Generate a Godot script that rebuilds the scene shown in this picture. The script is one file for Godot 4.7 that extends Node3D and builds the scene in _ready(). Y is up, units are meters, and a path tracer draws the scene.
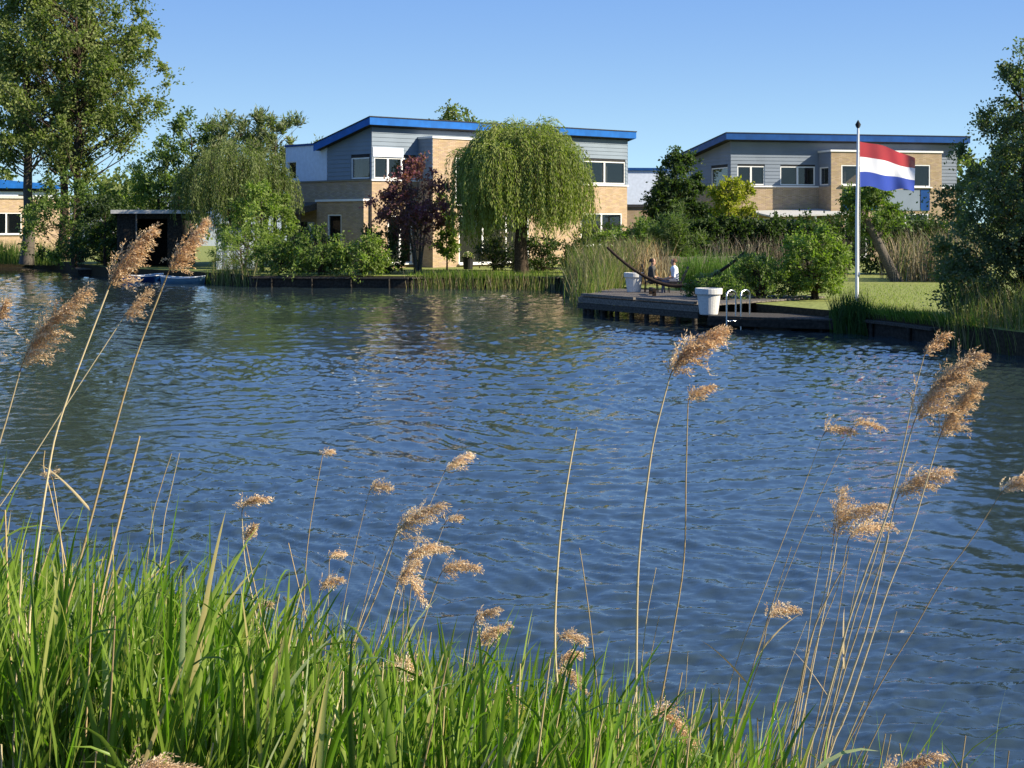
extends Node3D

# ---------- mesh collector ----------
class MB:
	var v := PackedVector3Array()
	var n := PackedVector3Array()
	var c := PackedColorArray()
	var ix := PackedInt32Array()

	func quad(a: Vector3, b: Vector3, d: Vector3, e: Vector3, col := Color.WHITE) -> void:
		var nn := (d - a).cross(b - a).normalized()
		var s := v.size()
		v.push_back(a); v.push_back(b); v.push_back(d); v.push_back(e)
		for i in 4:
			n.push_back(nn); c.push_back(col)
		ix.append_array(PackedInt32Array([s, s + 1, s + 2, s, s + 2, s + 3]))

	func tri(a: Vector3, b: Vector3, d: Vector3, col := Color.WHITE) -> void:
		var nn := (d - a).cross(b - a).normalized()
		var s := v.size()
		v.push_back(a); v.push_back(b); v.push_back(d)
		for i in 3:
			n.push_back(nn); c.push_back(col)
		ix.append_array(PackedInt32Array([s, s + 1, s + 2]))

	# eight corners: bottom p0..p3 (anticlockwise from above), top p4..p7
	func hexa(p: Array, col := Color.WHITE) -> void:
		quad(p[0], p[4], p[5], p[1], col)
		quad(p[1], p[5], p[6], p[2], col)
		quad(p[2], p[6], p[7], p[3], col)
		quad(p[3], p[7], p[4], p[0], col)
		quad(p[4], p[7], p[6], p[5], col)
		quad(p[0], p[1], p[2], p[3], col)

	func box(lo: Vector3, hi: Vector3, col := Color.WHITE) -> void:
		hexa([Vector3(lo.x, lo.y, hi.z), Vector3(hi.x, lo.y, hi.z), Vector3(hi.x, lo.y, lo.z), Vector3(lo.x, lo.y, lo.z),
			Vector3(lo.x, hi.y, hi.z), Vector3(hi.x, hi.y, hi.z), Vector3(hi.x, hi.y, lo.z), Vector3(lo.x, hi.y, lo.z)], col)

	func obox(at: Vector3, size: Vector3, b: Basis, col := Color.WHITE) -> void:
		var h := size * 0.5
		var p := []
		for y in [-1.0, 1.0]:
			for k in [[-1.0, 1.0], [1.0, 1.0], [1.0, -1.0], [-1.0, -1.0]]:
				p.append(at + b * Vector3(h.x * k[0], h.y * y, h.z * k[1]))
		hexa(p, col)

	func tube(pts: Array, rad: Array, sides: int, col := Color.WHITE, cap := true) -> void:
		var s := v.size()
		var m := pts.size()
		var ref := Vector3(0.31, 0.2, 0.93)
		for i in m:
			var t: Vector3 = (pts[mini(i + 1, m - 1)] - pts[maxi(i - 1, 0)]).normalized()
			var a := t.cross(ref)
			if a.length() < 0.1:
				a = t.cross(Vector3.RIGHT)
			a = a.normalized()
			var b := t.cross(a)
			for k in sides:
				var g := TAU * k / sides
				var d := a * cos(g) + b * sin(g)
				v.push_back(pts[i] + d * float(rad[i])); n.push_back(d); c.push_back(col)
		for i in m - 1:
			for k in sides:
				var k2 := (k + 1) % sides
				var p := s + i * sides
				ix.append_array(PackedInt32Array([p + k, p + sides + k2, p + k2, p + k, p + sides + k, p + sides + k2]))
		if cap:
			for e in [0, m - 1]:
				var q := v.size()
				var t: Vector3 = (pts[m - 1] - pts[m - 2]).normalized() if e else (pts[0] - pts[1]).normalized()
				v.push_back(pts[e]); n.push_back(t); c.push_back(col)
				for k in sides:
					v.push_back(v[s + e * sides + k]); n.push_back(t); c.push_back(col)
				for k in sides:
					var k2 := (k + 1) % sides
					if e:
						ix.append_array(PackedInt32Array([q, q + 1 + k2, q + 1 + k]))
					else:
						ix.append_array(PackedInt32Array([q, q + 1 + k, q + 1 + k2]))

	func leaf(p: Vector3, d: Vector3, s: Vector3, l: float, w: float, col: Color) -> void:
		var q := v.size()
		var m := p + d * (l * 0.45)
		var nn := s.cross(d).normalized()
		v.push_back(p); v.push_back(m + s * (w * 0.5)); v.push_back(p + d * l); v.push_back(m - s * (w * 0.5))
		for i in 4:
			n.push_back(nn); c.push_back(col)
		ix.push_back(q); ix.push_back(q + 2); ix.push_back(q + 1); ix.push_back(q); ix.push_back(q + 3); ix.push_back(q + 2)

	# ribbon blade that leaves p along d and bends towards bend; folded along its rib when fold > 0
	func blade(p: Vector3, d: Vector3, bend: Vector3, l: float, w: float, segs: int, col: Color, fold := 0.0, twist := 0.0) -> void:
		var q := v.size()
		var dir := d.normalized()
		var side := dir.cross(Vector3(sin(twist), 0.15, cos(twist))).normalized()
		var at := p
		var step := l / segs
		var cols := 3 if fold > 0.0 else 2
		for i in segs + 1:
			var t := float(i) / segs
			var wd := w * 0.5 * minf(1.0, 0.45 + t * 3.0) * pow(maxf(0.0, 1.0 - t), 0.62)
			side = (side - dir * side.dot(dir)).normalized()
			var nn := side.cross(dir).normalized()
			if cols == 2:
				v.push_back(at - side * wd); n.push_back(nn); c.push_back(col)
				v.push_back(at + side * wd); n.push_back(nn); c.push_back(col)
			else:
				var up := nn * (wd * fold)
				v.push_back(at - side * wd + up); n.push_back((nn + side * fold).normalized()); c.push_back(col)
				v.push_back(at); n.push_back(nn); c.push_back(col)
				v.push_back(at + side * wd + up); n.push_back((nn - side * fold).normalized()); c.push_back(col)
			dir = (dir + bend * (t * step * 2.0)).normalized()
			at += dir * step
		for i in segs:
			for k in cols - 1:
				var a := q + i * cols + k
				ix.push_back(a); ix.push_back(a + cols + 1); ix.push_back(a + 1); ix.push_back(a); ix.push_back(a + cols); ix.push_back(a + cols + 1)

	func mesh(m: Material) -> ArrayMesh:
		var arr := []
		arr.resize(Mesh.ARRAY_MAX)
		arr[Mesh.ARRAY_VERTEX] = v
		arr[Mesh.ARRAY_NORMAL] = n
		arr[Mesh.ARRAY_COLOR] = c
		arr[Mesh.ARRAY_INDEX] = ix
		var am := ArrayMesh.new()
		am.add_surface_from_arrays(Mesh.PRIMITIVE_TRIANGLES, arr)
		am.surface_set_material(0, m)
		return am

var M := {}
var used := {}
var R := RandomNumberGenerator.new()

func numbered(called: String) -> String:
	var k: int = used.get(called, 0)
	used[called] = k + 1
	return called if k == 0 else "%s_%03d" % [called, k]

func tag(o: Node3D, label := "", category := "", group := "", kind := "") -> Node3D:
	if label: o.set_meta("label", label)
	if category: o.set_meta("category", category)
	if group: o.set_meta("group", group)
	if kind: o.set_meta("kind", kind)
	return o

func thing(called: String, label: String, category: String, at := Vector3.ZERO, turn := 0.0, group := "") -> Node3D:
	var o := Node3D.new()
	o.name = numbered(called)
	add_child(o)
	o.position = at
	o.rotation.y = turn
	return tag(o, label, category, group)

func part(mb: MB, called: String, m: Material, parent: Node3D) -> MeshInstance3D:
	var o := MeshInstance3D.new()
	o.name = called
	o.mesh = mb.mesh(m)
	parent.add_child(o, true)
	return o

func top(mb: MB, called: String, m: Material, label := "", category := "", group := "", kind := "") -> MeshInstance3D:
	var o := MeshInstance3D.new()
	o.name = numbered(called)
	o.mesh = mb.mesh(m)
	add_child(o)
	tag(o, label, category, group, kind)
	return o

func piece(called: String, m: Material, parent: Node3D, lo: Vector3, hi: Vector3) -> MeshInstance3D:
	var mb := MB.new()
	mb.box(lo, hi)
	return part(mb, called, m, parent)

func noise_tex(freq: float, lo: Color, hi: Color, size := 512, seed_ := 1, octaves := 4, stretch := false) -> NoiseTexture2D:
	var t := NoiseTexture2D.new()
	var f := FastNoiseLite.new()
	f.noise_type = FastNoiseLite.TYPE_SIMPLEX
	f.frequency = freq
	f.seed = seed_
	f.fractal_octaves = octaves
	t.noise = f
	t.width = size
	t.height = size
	t.seamless = true
	var g := Gradient.new()
	g.set_color(0, lo)
	g.set_color(1, hi)
	t.color_ramp = g
	return t

func mat(col: Color, rough := 0.8, spec := 0.4) -> StandardMaterial3D:
	var m := StandardMaterial3D.new()
	m.albedo_color = col
	m.roughness = rough
	m.metallic_specular = spec
	return m

# base colour times a soft noise of tones, mapped in the thing's own axes
func tone(col: Color, freq: float, scale: float, low: float, rough := 0.8, sd := 3, world := false) -> StandardMaterial3D:
	var m := mat(col, rough, 0.3)
	m.albedo_texture = noise_tex(freq, Color(low, low, low), Color.WHITE, 256, sd)
	m.uv1_triplanar = true
	m.uv1_world_triplanar = world
	m.uv1_scale = Vector3.ONE * scale
	return m

func leaf_mat(back: Color, rough := 0.55) -> StandardMaterial3D:
	var m := mat(Color.WHITE, rough, 0.35)
	m.vertex_color_use_as_albedo = true
	m.backlight_enabled = true
	m.backlight = back
	m.cull_mode = BaseMaterial3D.CULL_DISABLED
	return m

func brick_tex() -> ImageTexture:
	var r := RandomNumberGenerator.new()
	r.seed = 77
	var im := Image.create(256, 256, false, Image.FORMAT_RGB8)
	im.fill(Color(0.80, 0.77, 0.72))
	for row in 16:
		for k in 5:
			var t := 0.88 + 0.12 * r.randf()
			var x := k * 56 + (28 if row % 2 else 0) - 28
			im.fill_rect(Rect2i(x, row * 16, 53, 13), Color(t, t * (0.97 + 0.03 * r.randf()), t * (0.9 + 0.1 * r.randf())))
	im.generate_mipmaps()
	return ImageTexture.create_from_image(im)

func materials() -> void:
	M.leaf = leaf_mat(Color(0.9, 1.0, 0.5))
	M.needle = leaf_mat(Color(0.2, 0.2, 0.12), 0.6)
	M.reed = leaf_mat(Color(0.85, 1.0, 0.42), 0.36)
	M.dry = leaf_mat(Color(0.55, 0.47, 0.33), 0.75)
	M.plume = leaf_mat(Color(0.95, 0.85, 0.7), 0.85)
	M.bark = tone(Color(0.36, 0.31, 0.26), 0.02, 1.5, 0.45, 0.95)
	M.greybark = tone(Color(0.47, 0.44, 0.4), 0.03, 2.0, 0.5, 0.95)
	M.lawn = tone(Color(0.58, 0.61, 0.33), 0.05, 0.35, 0.62, 0.95, 11, true)
	M.soil = tone(Color(0.3, 0.27, 0.2), 0.05, 0.7, 0.5, 1.0, 12, true)
	var b := mat(Color(0.70, 0.625, 0.54), 0.9, 0.2)
	b.albedo_texture = brick_tex()
	b.uv1_triplanar = true
	b.uv1_scale = Vector3.ONE
	M.brick = b
	var b2: StandardMaterial3D = b.duplicate()
	b2.albedo_color = Color(0.67, 0.605, 0.52)
	M.brick2 = b2
	M.siding = tone(Color(0.48, 0.53, 0.58), 0.01, 0.2, 0.93, 0.7)
	M.siding2 = tone(Color(0.47, 0.51, 0.56), 0.01, 0.2, 0.93, 0.7)
	M.white = tone(Color(0.86, 0.87, 0.87), 0.02, 0.6, 0.9, 0.6)
	M.cladding = tone(Color(0.80, 0.84, 0.9), 0.02, 0.6, 0.93, 0.5)
	M.blue = tone(Color(0.10, 0.38, 0.68), 0.01, 0.4, 0.85, 0.45)
	M.navy_and_shaded_blue = tone(Color(0.09, 0.28, 0.52), 0.01, 0.4, 0.85, 0.45)  # shade mixed into the blue for the right house fascia; plain navy elsewhere
	M.roof = tone(Color(0.25, 0.25, 0.26), 0.05, 0.5, 0.7, 0.9)
	M.pale_roof = tone(Color(0.74, 0.74, 0.72), 0.05, 0.5, 0.85, 0.8)
	M.frame = mat(Color(0.85, 0.85, 0.84), 0.5)
	M.dark = mat(Color(0.1, 0.1, 0.11), 0.7)
	M.room = mat(Color(0.32, 0.3, 0.28), 0.9)
	M.curtain = mat(Color(0.72, 0.71, 0.68), 0.9)
	var g := mat(Color(0.06, 0.08, 0.09, 0.5), 0.02, 0.6)
	g.transparency = BaseMaterial3D.TRANSPARENCY_ALPHA
	M.glass = g
	M.wood = tone(Color(0.54, 0.51, 0.47), 0.04, 1.4, 0.5, 0.9, 5)
	M.old_wood = tone(Color(0.36, 0.34, 0.31), 0.04, 1.4, 0.5, 0.95, 6)
	M.dark_wood = tone(Color(0.24, 0.19, 0.15), 0.04, 1.2, 0.6, 0.7, 7)
	M.pot = tone(Color(0.82, 0.82, 0.80), 0.03, 2.0, 0.86, 0.6)
	var st := mat(Color(0.72, 0.73, 0.74), 0.25)
	st.metallic = 1.0
	M.steel = st
	M.pole = mat(Color(0.80, 0.81, 0.83), 0.35)
	M.red = mat(Color(0.6, 0.05, 0.08), 0.75)
	M.flag_white = mat(Color(0.88, 0.88, 0.9), 0.75)
	M.flag_blue = mat(Color(0.09, 0.22, 0.62), 0.75)
	for k in ["red", "flag_white", "flag_blue"]:
		M[k].backlight_enabled = true
		M[k].backlight = Color(0.5, 0.5, 0.5)
		M[k].cull_mode = BaseMaterial3D.CULL_DISABLED
	M.vc = mat(Color.WHITE, 0.8)
	M.vc.vertex_color_use_as_albedo = true
	M.boat = mat(Color(0.36, 0.52, 0.62), 0.5)
	M.plank_dark = tone(Color(0.25, 0.235, 0.21), 0.03, 1.0, 0.5, 0.9, 9)
	M.stone = tone(Color(0.62, 0.58, 0.5), 0.05, 1.0, 0.7, 0.9, 10)
	var w := mat(Color(0.165, 0.21, 0.22), 0.03, 0.5)
	var nm := NoiseTexture2D.new()
	var f := FastNoiseLite.new()
	f.noise_type = FastNoiseLite.TYPE_SIMPLEX
	f.frequency = 0.02
	f.fractal_octaves = 3
	f.seed = 5
	nm.noise = f
	nm.width = 512
	nm.height = 512
	nm.seamless = true
	nm.as_normal_map = true
	nm.bump_strength = 3.0
	w.normal_enabled = true
	w.normal_texture = nm
	w.normal_scale = 0.22
	w.uv1_triplanar = true
	w.uv1_world_triplanar = true
	w.uv1_scale = Vector3(0.7, 0.7, 1.3)
	M.water = w

# ---------- plants ----------
func pick(pal: Array, r: RandomNumberGenerator) -> Color:
	var k: Color = pal[r.randi() % pal.size()]
	var s := 0.75 + 0.5 * r.randf()
	return Color(k.r * s, k.g * s, k.b * s)

func rdir(r: RandomNumberGenerator) -> Vector3:
	var y := r.randf_range(-1, 1)
	var a := r.randf() * TAU
	var h := sqrt(1.0 - y * y)
	return Vector3(h * cos(a), y, h * sin(a))

func prof(p: Array, t: float) -> float:
	var x := clampf(t, 0, 0.9999) * (p.size() - 1)
	var i := int(x)
	return lerpf(p[i], p[i + 1], x - i)

# o: at, called, label, group, y0, y1 (crown), r, prof, clumps, cr (clump radius), n (leaves per clump), l, w, pal, bark, trunk (radius), sd, sq (depth squash), lean, category, droop
func tree(o: Dictionary) -> Node3D:
	var r := RandomNumberGenerator.new()
	r.seed = o.sd
	var t := thing(o.called, o.label, o.get("category", "tree"), o.at, 0.0, o.get("group", ""))
	var tr: float = o.get("trunk", 0.2)
	var y0: float = o.y0
	var y1: float = o.y1
	var lean: Vector3 = o.get("lean", Vector3.ZERO)
	var wood := MB.new()
	var axis := func(y: float) -> Vector3:
		return Vector3(lean.x * y + 0.06 * tr * sin(y * 1.9 + o.sd) * 5.0, y, lean.z * y + 0.06 * tr * cos(y * 1.4 + o.sd) * 5.0)
	if tr > 0.0:
		for s in int(o.get("stems", 1)):
			var pts := []
			var rad := []
			var off := Vector3.ZERO
			var spread := Vector3.ZERO
			if o.get("stems", 1) > 1:
				var ang := TAU * s / float(o.stems) + 0.4
				off = Vector3(cos(ang), 0, sin(ang)) * tr * 1.3
				spread = Vector3(cos(ang), 0, sin(ang)) * 0.16
			var htop := lerpf(y0, y1, 0.8)
			for i in 9:
				var y := htop * i / 8.0
				pts.append(axis.call(y) + off + spread * y + (Vector3(0, -0.15, 0) if i == 0 else Vector3.ZERO))
				rad.append(tr * (1.0 - 0.85 * i / 8.0) * (1.35 if i == 0 else 1.0))
			wood.tube(pts, rad, 8)
	var cen := []
	var tries := 0
	var p: Array = o.prof
	var ph := r.randf() * 6.0
	var nclump: int = o.clumps
	while cen.size() < nclump and tries < nclump * 60:
		tries += 1
		var u := r.randf()
		var k := prof(p, u)
		if r.randf() > k * k + 0.08:
			continue
		var a := r.randf() * TAU
		var lump := 1.0 + 0.17 * sin(a * 3.0 + ph + u * 5.0) + 0.12 * sin(a * 5.0 - ph + u * 9.0)
		var rr: float = o.r * k * lump * pow(r.randf(), 0.38)
		var y := lerpf(y0, y1, u)
		cen.append(axis.call(y) + Vector3(cos(a) * rr, r.randf_range(-0.2, 0.2), sin(a) * rr * o.get("sq", 1.0)))
	var leaves := MB.new()
	var l: float = o.l
	var w: float = o.w
	var droop: float = o.get("droop", 0.25)
	var pal: Array = o.pal
	for q in cen:
		var c: Vector3 = q
		if tr > 0.0:
			var away := Vector2(c.x - axis.call(c.y).x, c.z - axis.call(c.y).z).length()
			var ys := minf(maxf(y0 * 0.8, c.y - away * r.randf_range(0.5, 1.0)), lerpf(y0, y1, 0.78))
			var a0: Vector3 = axis.call(ys)
			var mid := a0.lerp(c, 0.5) + Vector3(0, -0.08 * away, 0) + rdir(r) * 0.08 * away
			var br := clampf(tr * 0.085, 0.01, 0.05) * r.randf_range(0.6, 1.4)
			wood.tube([a0, mid, c], [br * 1.5, br, br * 0.4], 4, Color.WHITE, false)
		var cr: float = o.cr * r.randf_range(0.6, 1.35)
		var base := pick(pal, r)
		var nn := int(o.n * 1.7 * r.randf_range(0.6, 1.3))
		var twigs := maxi(3, int(nn / 9.0))
		for k in twigs:
			var d := (rdir(r) + Vector3(0, o.get("rise", 0.15), 0)).normalized()
			var ln := cr * r.randf_range(0.5, 1.25)
			for i in 9:
				var f := (i + r.randf()) / 9.0
				var at := c + d * ln * f + Vector3(0, -droop * f * f * ln, 0) + rdir(r) * 0.12 * cr
				var ld := (d + rdir(r) * 0.9 + Vector3(0, -droop * 0.8, 0)).normalized()
				var sd := ld.cross(rdir(r)).normalized()
				var s := r.randf_range(0.7, 1.25)
				var co := base.lerp(pick(pal, r), 0.5)
				leaves.leaf(at, ld, sd, l * s, w * s, co)
	if wood.v.size() > 0:
		part(wood, "trunk" if o.get("stems", 1) == 1 else "stems", o.get("bark", M.bark), t)
	part(leaves, o.get("crown_name", "crown"), o.get("mat", M.leaf), t)
	return t

func shrub(called: String, label: String, at: Vector3, h: float, rx: float, sq: float, n: int, l: float, pal: Array, sd: int, group := "", extra := {}) -> Node3D:
	var o := {"called": called, "label": label, "at": at, "y0": 0.05 + h * 0.08, "y1": h * 0.94, "r": rx * 0.9, "prof": [0.75, 1.0, 1.0, 0.92, 0.75, 0.35], "clumps": n, "cr": 0.24 * minf(rx, h) + 0.12, "n": 60, "l": l, "w": l * 0.55, "pal": pal, "sd": sd, "sq": sq, "trunk": 0.035, "stems": 4, "group": group, "category": "shrub", "crown_name": "foliage"}
	o.merge(extra, true)
	return tree(o)

func willow(o: Dictionary) -> Node3D:
	var r := RandomNumberGenerator.new()
	r.seed = o.sd
	var t := thing(o.called, o.label, "tree", o.at, 0.0, o.get("group", ""))
	var wood := MB.new()
	var tr: float = o.trunk
	var fork: float = o.fork
	wood.tube([Vector3(0, -0.15, 0), Vector3(0.0, 0.25, 0), Vector3(-0.03, fork * 0.6, 0.02), Vector3(0.02, fork, 0)], [tr * 1.5, tr * 1.12, tr, tr * 0.95], 12)
	var leaves := MB.new()
	var rx: float = o.r
	var yt: float = o.top
	var yb: float = o.bottom
	var limbs := []
	for i in int(o.limbs):
		var a := TAU * i / float(o.limbs) + r.randf() * 0.6
		var rr := rx * r.randf_range(0.35, 0.8)
		var tip := Vector3(cos(a) * rr, yt * r.randf_range(0.72, 0.96) - 0.12 * rr, sin(a) * rr)
		var s := Vector3(0.02, fork * r.randf_range(0.75, 1.0), 0)
		var m := s.lerp(tip, 0.45) + Vector3(0, 0.5, 0) + rdir(r) * 0.25
		wood.tube([s, m, tip], [tr * 0.5, tr * 0.28, tr * 0.08], 6, Color.WHITE, false)
		limbs.append([s, m, tip])
	var pal: Array = o.pal
	var boughs := []
	for i in int(o.boughs):
		var a := TAU * (i * 0.618 + r.randf() * 0.15)
		var q := sqrt((i + 0.5) / float(o.boughs))
		var rr := rx * q * r.randf_range(0.82, 1.1)
		var dome := sqrt(maxf(0.0, 1.0 - 0.8 * q * q))
		var c := Vector3(cos(a) * rr, lerpf(yb, yt, 0.40 + 0.58 * dome) + r.randf_range(-0.45, 0.25), sin(a) * rr)
		boughs.append([c, r.randf_range(0.35, 0.75), r.randf_range(0.0, 1.0), pick(pal, r), q])
	for i in int(o.strands):
		var bg: Array = boughs[i % boughs.size()]
		var q: float = bg[4]
		var sp := rdir(r) * float(bg[1]) * pow(r.randf(), 0.5)
		var p: Vector3 = bg[0] + Vector3(sp.x, sp.y * 0.55, sp.z)
		var out := Vector3(p.x, 0, p.z).normalized()
		var d := (out * 0.7 + Vector3(0, r.randf_range(0.2, 1.3), 0) + rdir(r) * 0.6).normalized()
		var hang: float = lerpf(0.0, 0.42, bg[2]) + 0.36 * (1.0 - q) * (1.0 - q)
		var low := yb + (yt - yb) * hang + r.randf_range(-0.25, 0.7)
		if p.y - low < 0.6: low = p.y - 0.6 - 0.6 * r.randf()
		var steps := 0
		var base: Color = (bg[3] as Color).lerp(pick(pal, r), 0.4)
		var pts := [p]
		while p.y > low and steps < 90:
			d = (d + Vector3(0, -0.3, 0) + rdir(r) * 0.1 + Vector3(o.get("wind", 0.0), 0, 0)).normalized()
			p += d * 0.09
			steps += 1
			if steps % 6 == 0:
				pts.append(p)
			for k in 2:
				var ld := (d + rdir(r) * 0.55 + Vector3(0, -0.25, 0)).normalized()
				var s := r.randf_range(0.75, 1.25)
				leaves.leaf(p + rdir(r) * 0.06, ld, ld.cross(rdir(r)).normalized(), o.l * s, o.w * s, base.lerp(pick(pal, r), 0.5))
		if pts.size() > 2 and i % 3 == 0:
			var rad := []
			for k in pts.size():
				rad.append(0.007)
			wood.tube(pts, rad, 3, Color.WHITE, false)
	part(wood, "trunk", o.get("bark", M.bark), t)
	part(leaves, "crown", M.leaf, t)
	return t

# a stand of narrow upright leaves over a quadrilateral of ground
func reeds(called: String, label: String, quad: Array, count: int, h0: float, h1: float, w: float, pal: Array, lean: Vector3, sd: int, m: Material = null, category := "reeds", bend := 0.5) -> Node3D:
	var r := RandomNumberGenerator.new()
	r.seed = sd
	var mb := MB.new()
	for i in count:
		var a: Vector3 = quad[0].lerp(quad[1], r.randf())
		var b: Vector3 = quad[3].lerp(quad[2], r.randf())
		var p := a.lerp(b, r.randf())
		p.y -= 0.08
		var d := (Vector3(0, 1, 0) + lean + Vector3(r.randf_range(-0.2, 0.2), 0, r.randf_range(-0.2, 0.2))).normalized()
		var bd := Vector3(r.randf_range(-1, 1), -0.3 * r.randf(), r.randf_range(-1, 1)) * bend
		mb.blade(p, d, bd, r.randf_range(h0, h1), w * r.randf_range(0.6, 1.3), 4, pick(pal, r), 0.0, r.randf() * TAU)
	return top(mb, called, m if m else M.reed, label, category, "", "stuff")

func P(x: float, y: float, z: float) -> Vector3:
	return Vector3(x, y, z)

func lin(r: float, g: float, b: float) -> Color:
	return Color(r, g, b)

# ---------- buildings ----------
# a wall of thickness th with openings [s0, s1, y0, y1]; o is its foot, du runs to the right as seen from outside, nrm points outside
func panel(mb: MB, o: Vector3, du: Vector3, nrm: Vector3, s0: float, s1: float, y0: float, y1: float, th: float, holes: Array = []) -> void:
	var ss := [s0, s1]
	var ys := [y0, y1]
	for h in holes:
		for k in [h[0], h[1]]:
			if k > s0 and k < s1 and not ss.has(k): ss.append(k)
		for k in [h[2], h[3]]:
			if k > y0 and k < y1 and not ys.has(k): ys.append(k)
	ss.sort()
	ys.sort()
	for i in ss.size() - 1:
		for j in ys.size() - 1:
			var cs: float = (ss[i] + ss[i + 1]) * 0.5
			var cy: float = (ys[j] + ys[j + 1]) * 0.5
			var open := false
			for h in holes:
				if cs > h[0] and cs < h[1] and cy > h[2] and cy < h[3]: open = true
			if open: continue
			var p := []
			for y in [ys[j], ys[j + 1]]:
				var a: Vector3 = o + du * ss[i] + Vector3(0, y, 0)
				var b: Vector3 = o + du * ss[i + 1] + Vector3(0, y, 0)
				p.append_array([a, b, b - nrm * th, a - nrm * th])
			mb.hexa(p)

# overlapping horizontal boards; reach.call(y) gives [s0, s1] at that height
func boards(mb: MB, o: Vector3, du: Vector3, nrm: Vector3, y0: float, y1: float, reach: Callable, holes: Array) -> void:
	var bh := 0.19
	var y := y0
	while y < y1 - 0.02:
		var yt := minf(y + bh, y1)
		var rg: Array = reach.call(yt)
		var cuts := [[rg[0], rg[1]]]
		for h in holes:
			if yt > h[2] + 0.01 and y < h[3] - 0.01:
				var out := []
				for c in cuts:
					if h[1] <= c[0] or h[0] >= c[1]:
						out.append(c)
					else:
						if h[0] > c[0]: out.append([c[0], h[0]])
						if h[1] < c[1]: out.append([h[1], c[1]])
				cuts = out
		for c in cuts:
			if c[1] - c[0] < 0.02: continue
			var a: Vector3 = o + du * c[0] + Vector3(0, y, 0)
			var b: Vector3 = o + du * c[1] + Vector3(0, y, 0)
			var up := Vector3(0, yt - y, 0)
			mb.hexa([a + nrm * 0.035, b + nrm * 0.035, b, a, a + up + nrm * 0.012, b + up + nrm * 0.012, b + up, a + up])
		y += bh

func window(parent: Node3D, o: Vector3, du: Vector3, nrm: Vector3, h: Array, lights := 1, curtain := 0.0, sill := false) -> void:
	var b := Basis(du, Vector3.UP, nrm)
	var fr := MB.new()
	var s0: float = h[0]
	var s1: float = h[1]
	var y0: float = h[2]
	var y1: float = h[3]
	var f := 0.06
	var cz := -0.06
	var put := func(m: MB, sa: float, sb: float, ya: float, yb: float, z: float, th: float) -> void:
		m.obox(o + du * ((sa + sb) * 0.5) + Vector3(0, (ya + yb) * 0.5, 0) + nrm * z, Vector3(sb - sa, yb - ya, th), b)
	put.call(fr, s0, s1, y0, y0 + f, cz, 0.1)
	put.call(fr, s0, s1, y1 - f, y1, cz, 0.1)
	put.call(fr, s0, s0 + f, y0 + f, y1 - f, cz, 0.1)
	put.call(fr, s1 - f, s1, y0 + f, y1 - f, cz, 0.1)
	for i in range(1, lights):
		var s := lerpf(s0, s1, float(i) / lights)
		put.call(fr, s - 0.05, s + 0.05, y0 + f, y1 - f, cz, 0.1)
	var win := part(fr, "window", M.frame, parent)
	for i in lights:
		var a := lerpf(s0, s1, float(i) / lights) + (f if i == 0 else 0.05)
		var e := lerpf(s0, s1, float(i + 1) / lights) - (f if i == lights - 1 else 0.05)
		var pm := MB.new()
		put.call(pm, a, e, y0 + f, y1 - f, cz - 0.01, 0.012)
		part(pm, "pane", M.glass, win)
		if curtain > 0.0:
			var cm := MB.new()
			var k := (e - a) * curtain
			for q in 6:
				put.call(cm, a + k * q / 6.0, a + k * (q + 1) / 6.0, y0 + f, y1 - f, cz - 0.2 - 0.03 * (q % 2), 0.02)
			part(cm, "curtain", M.curtain, win)
	if sill:
		var sm := MB.new()
		put.call(sm, s0 - 0.06, s1 + 0.06, y0 - 0.06, y0 - 0.002, 0.03, 0.22)
		part(sm, "sill", M.frame, win)

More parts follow.
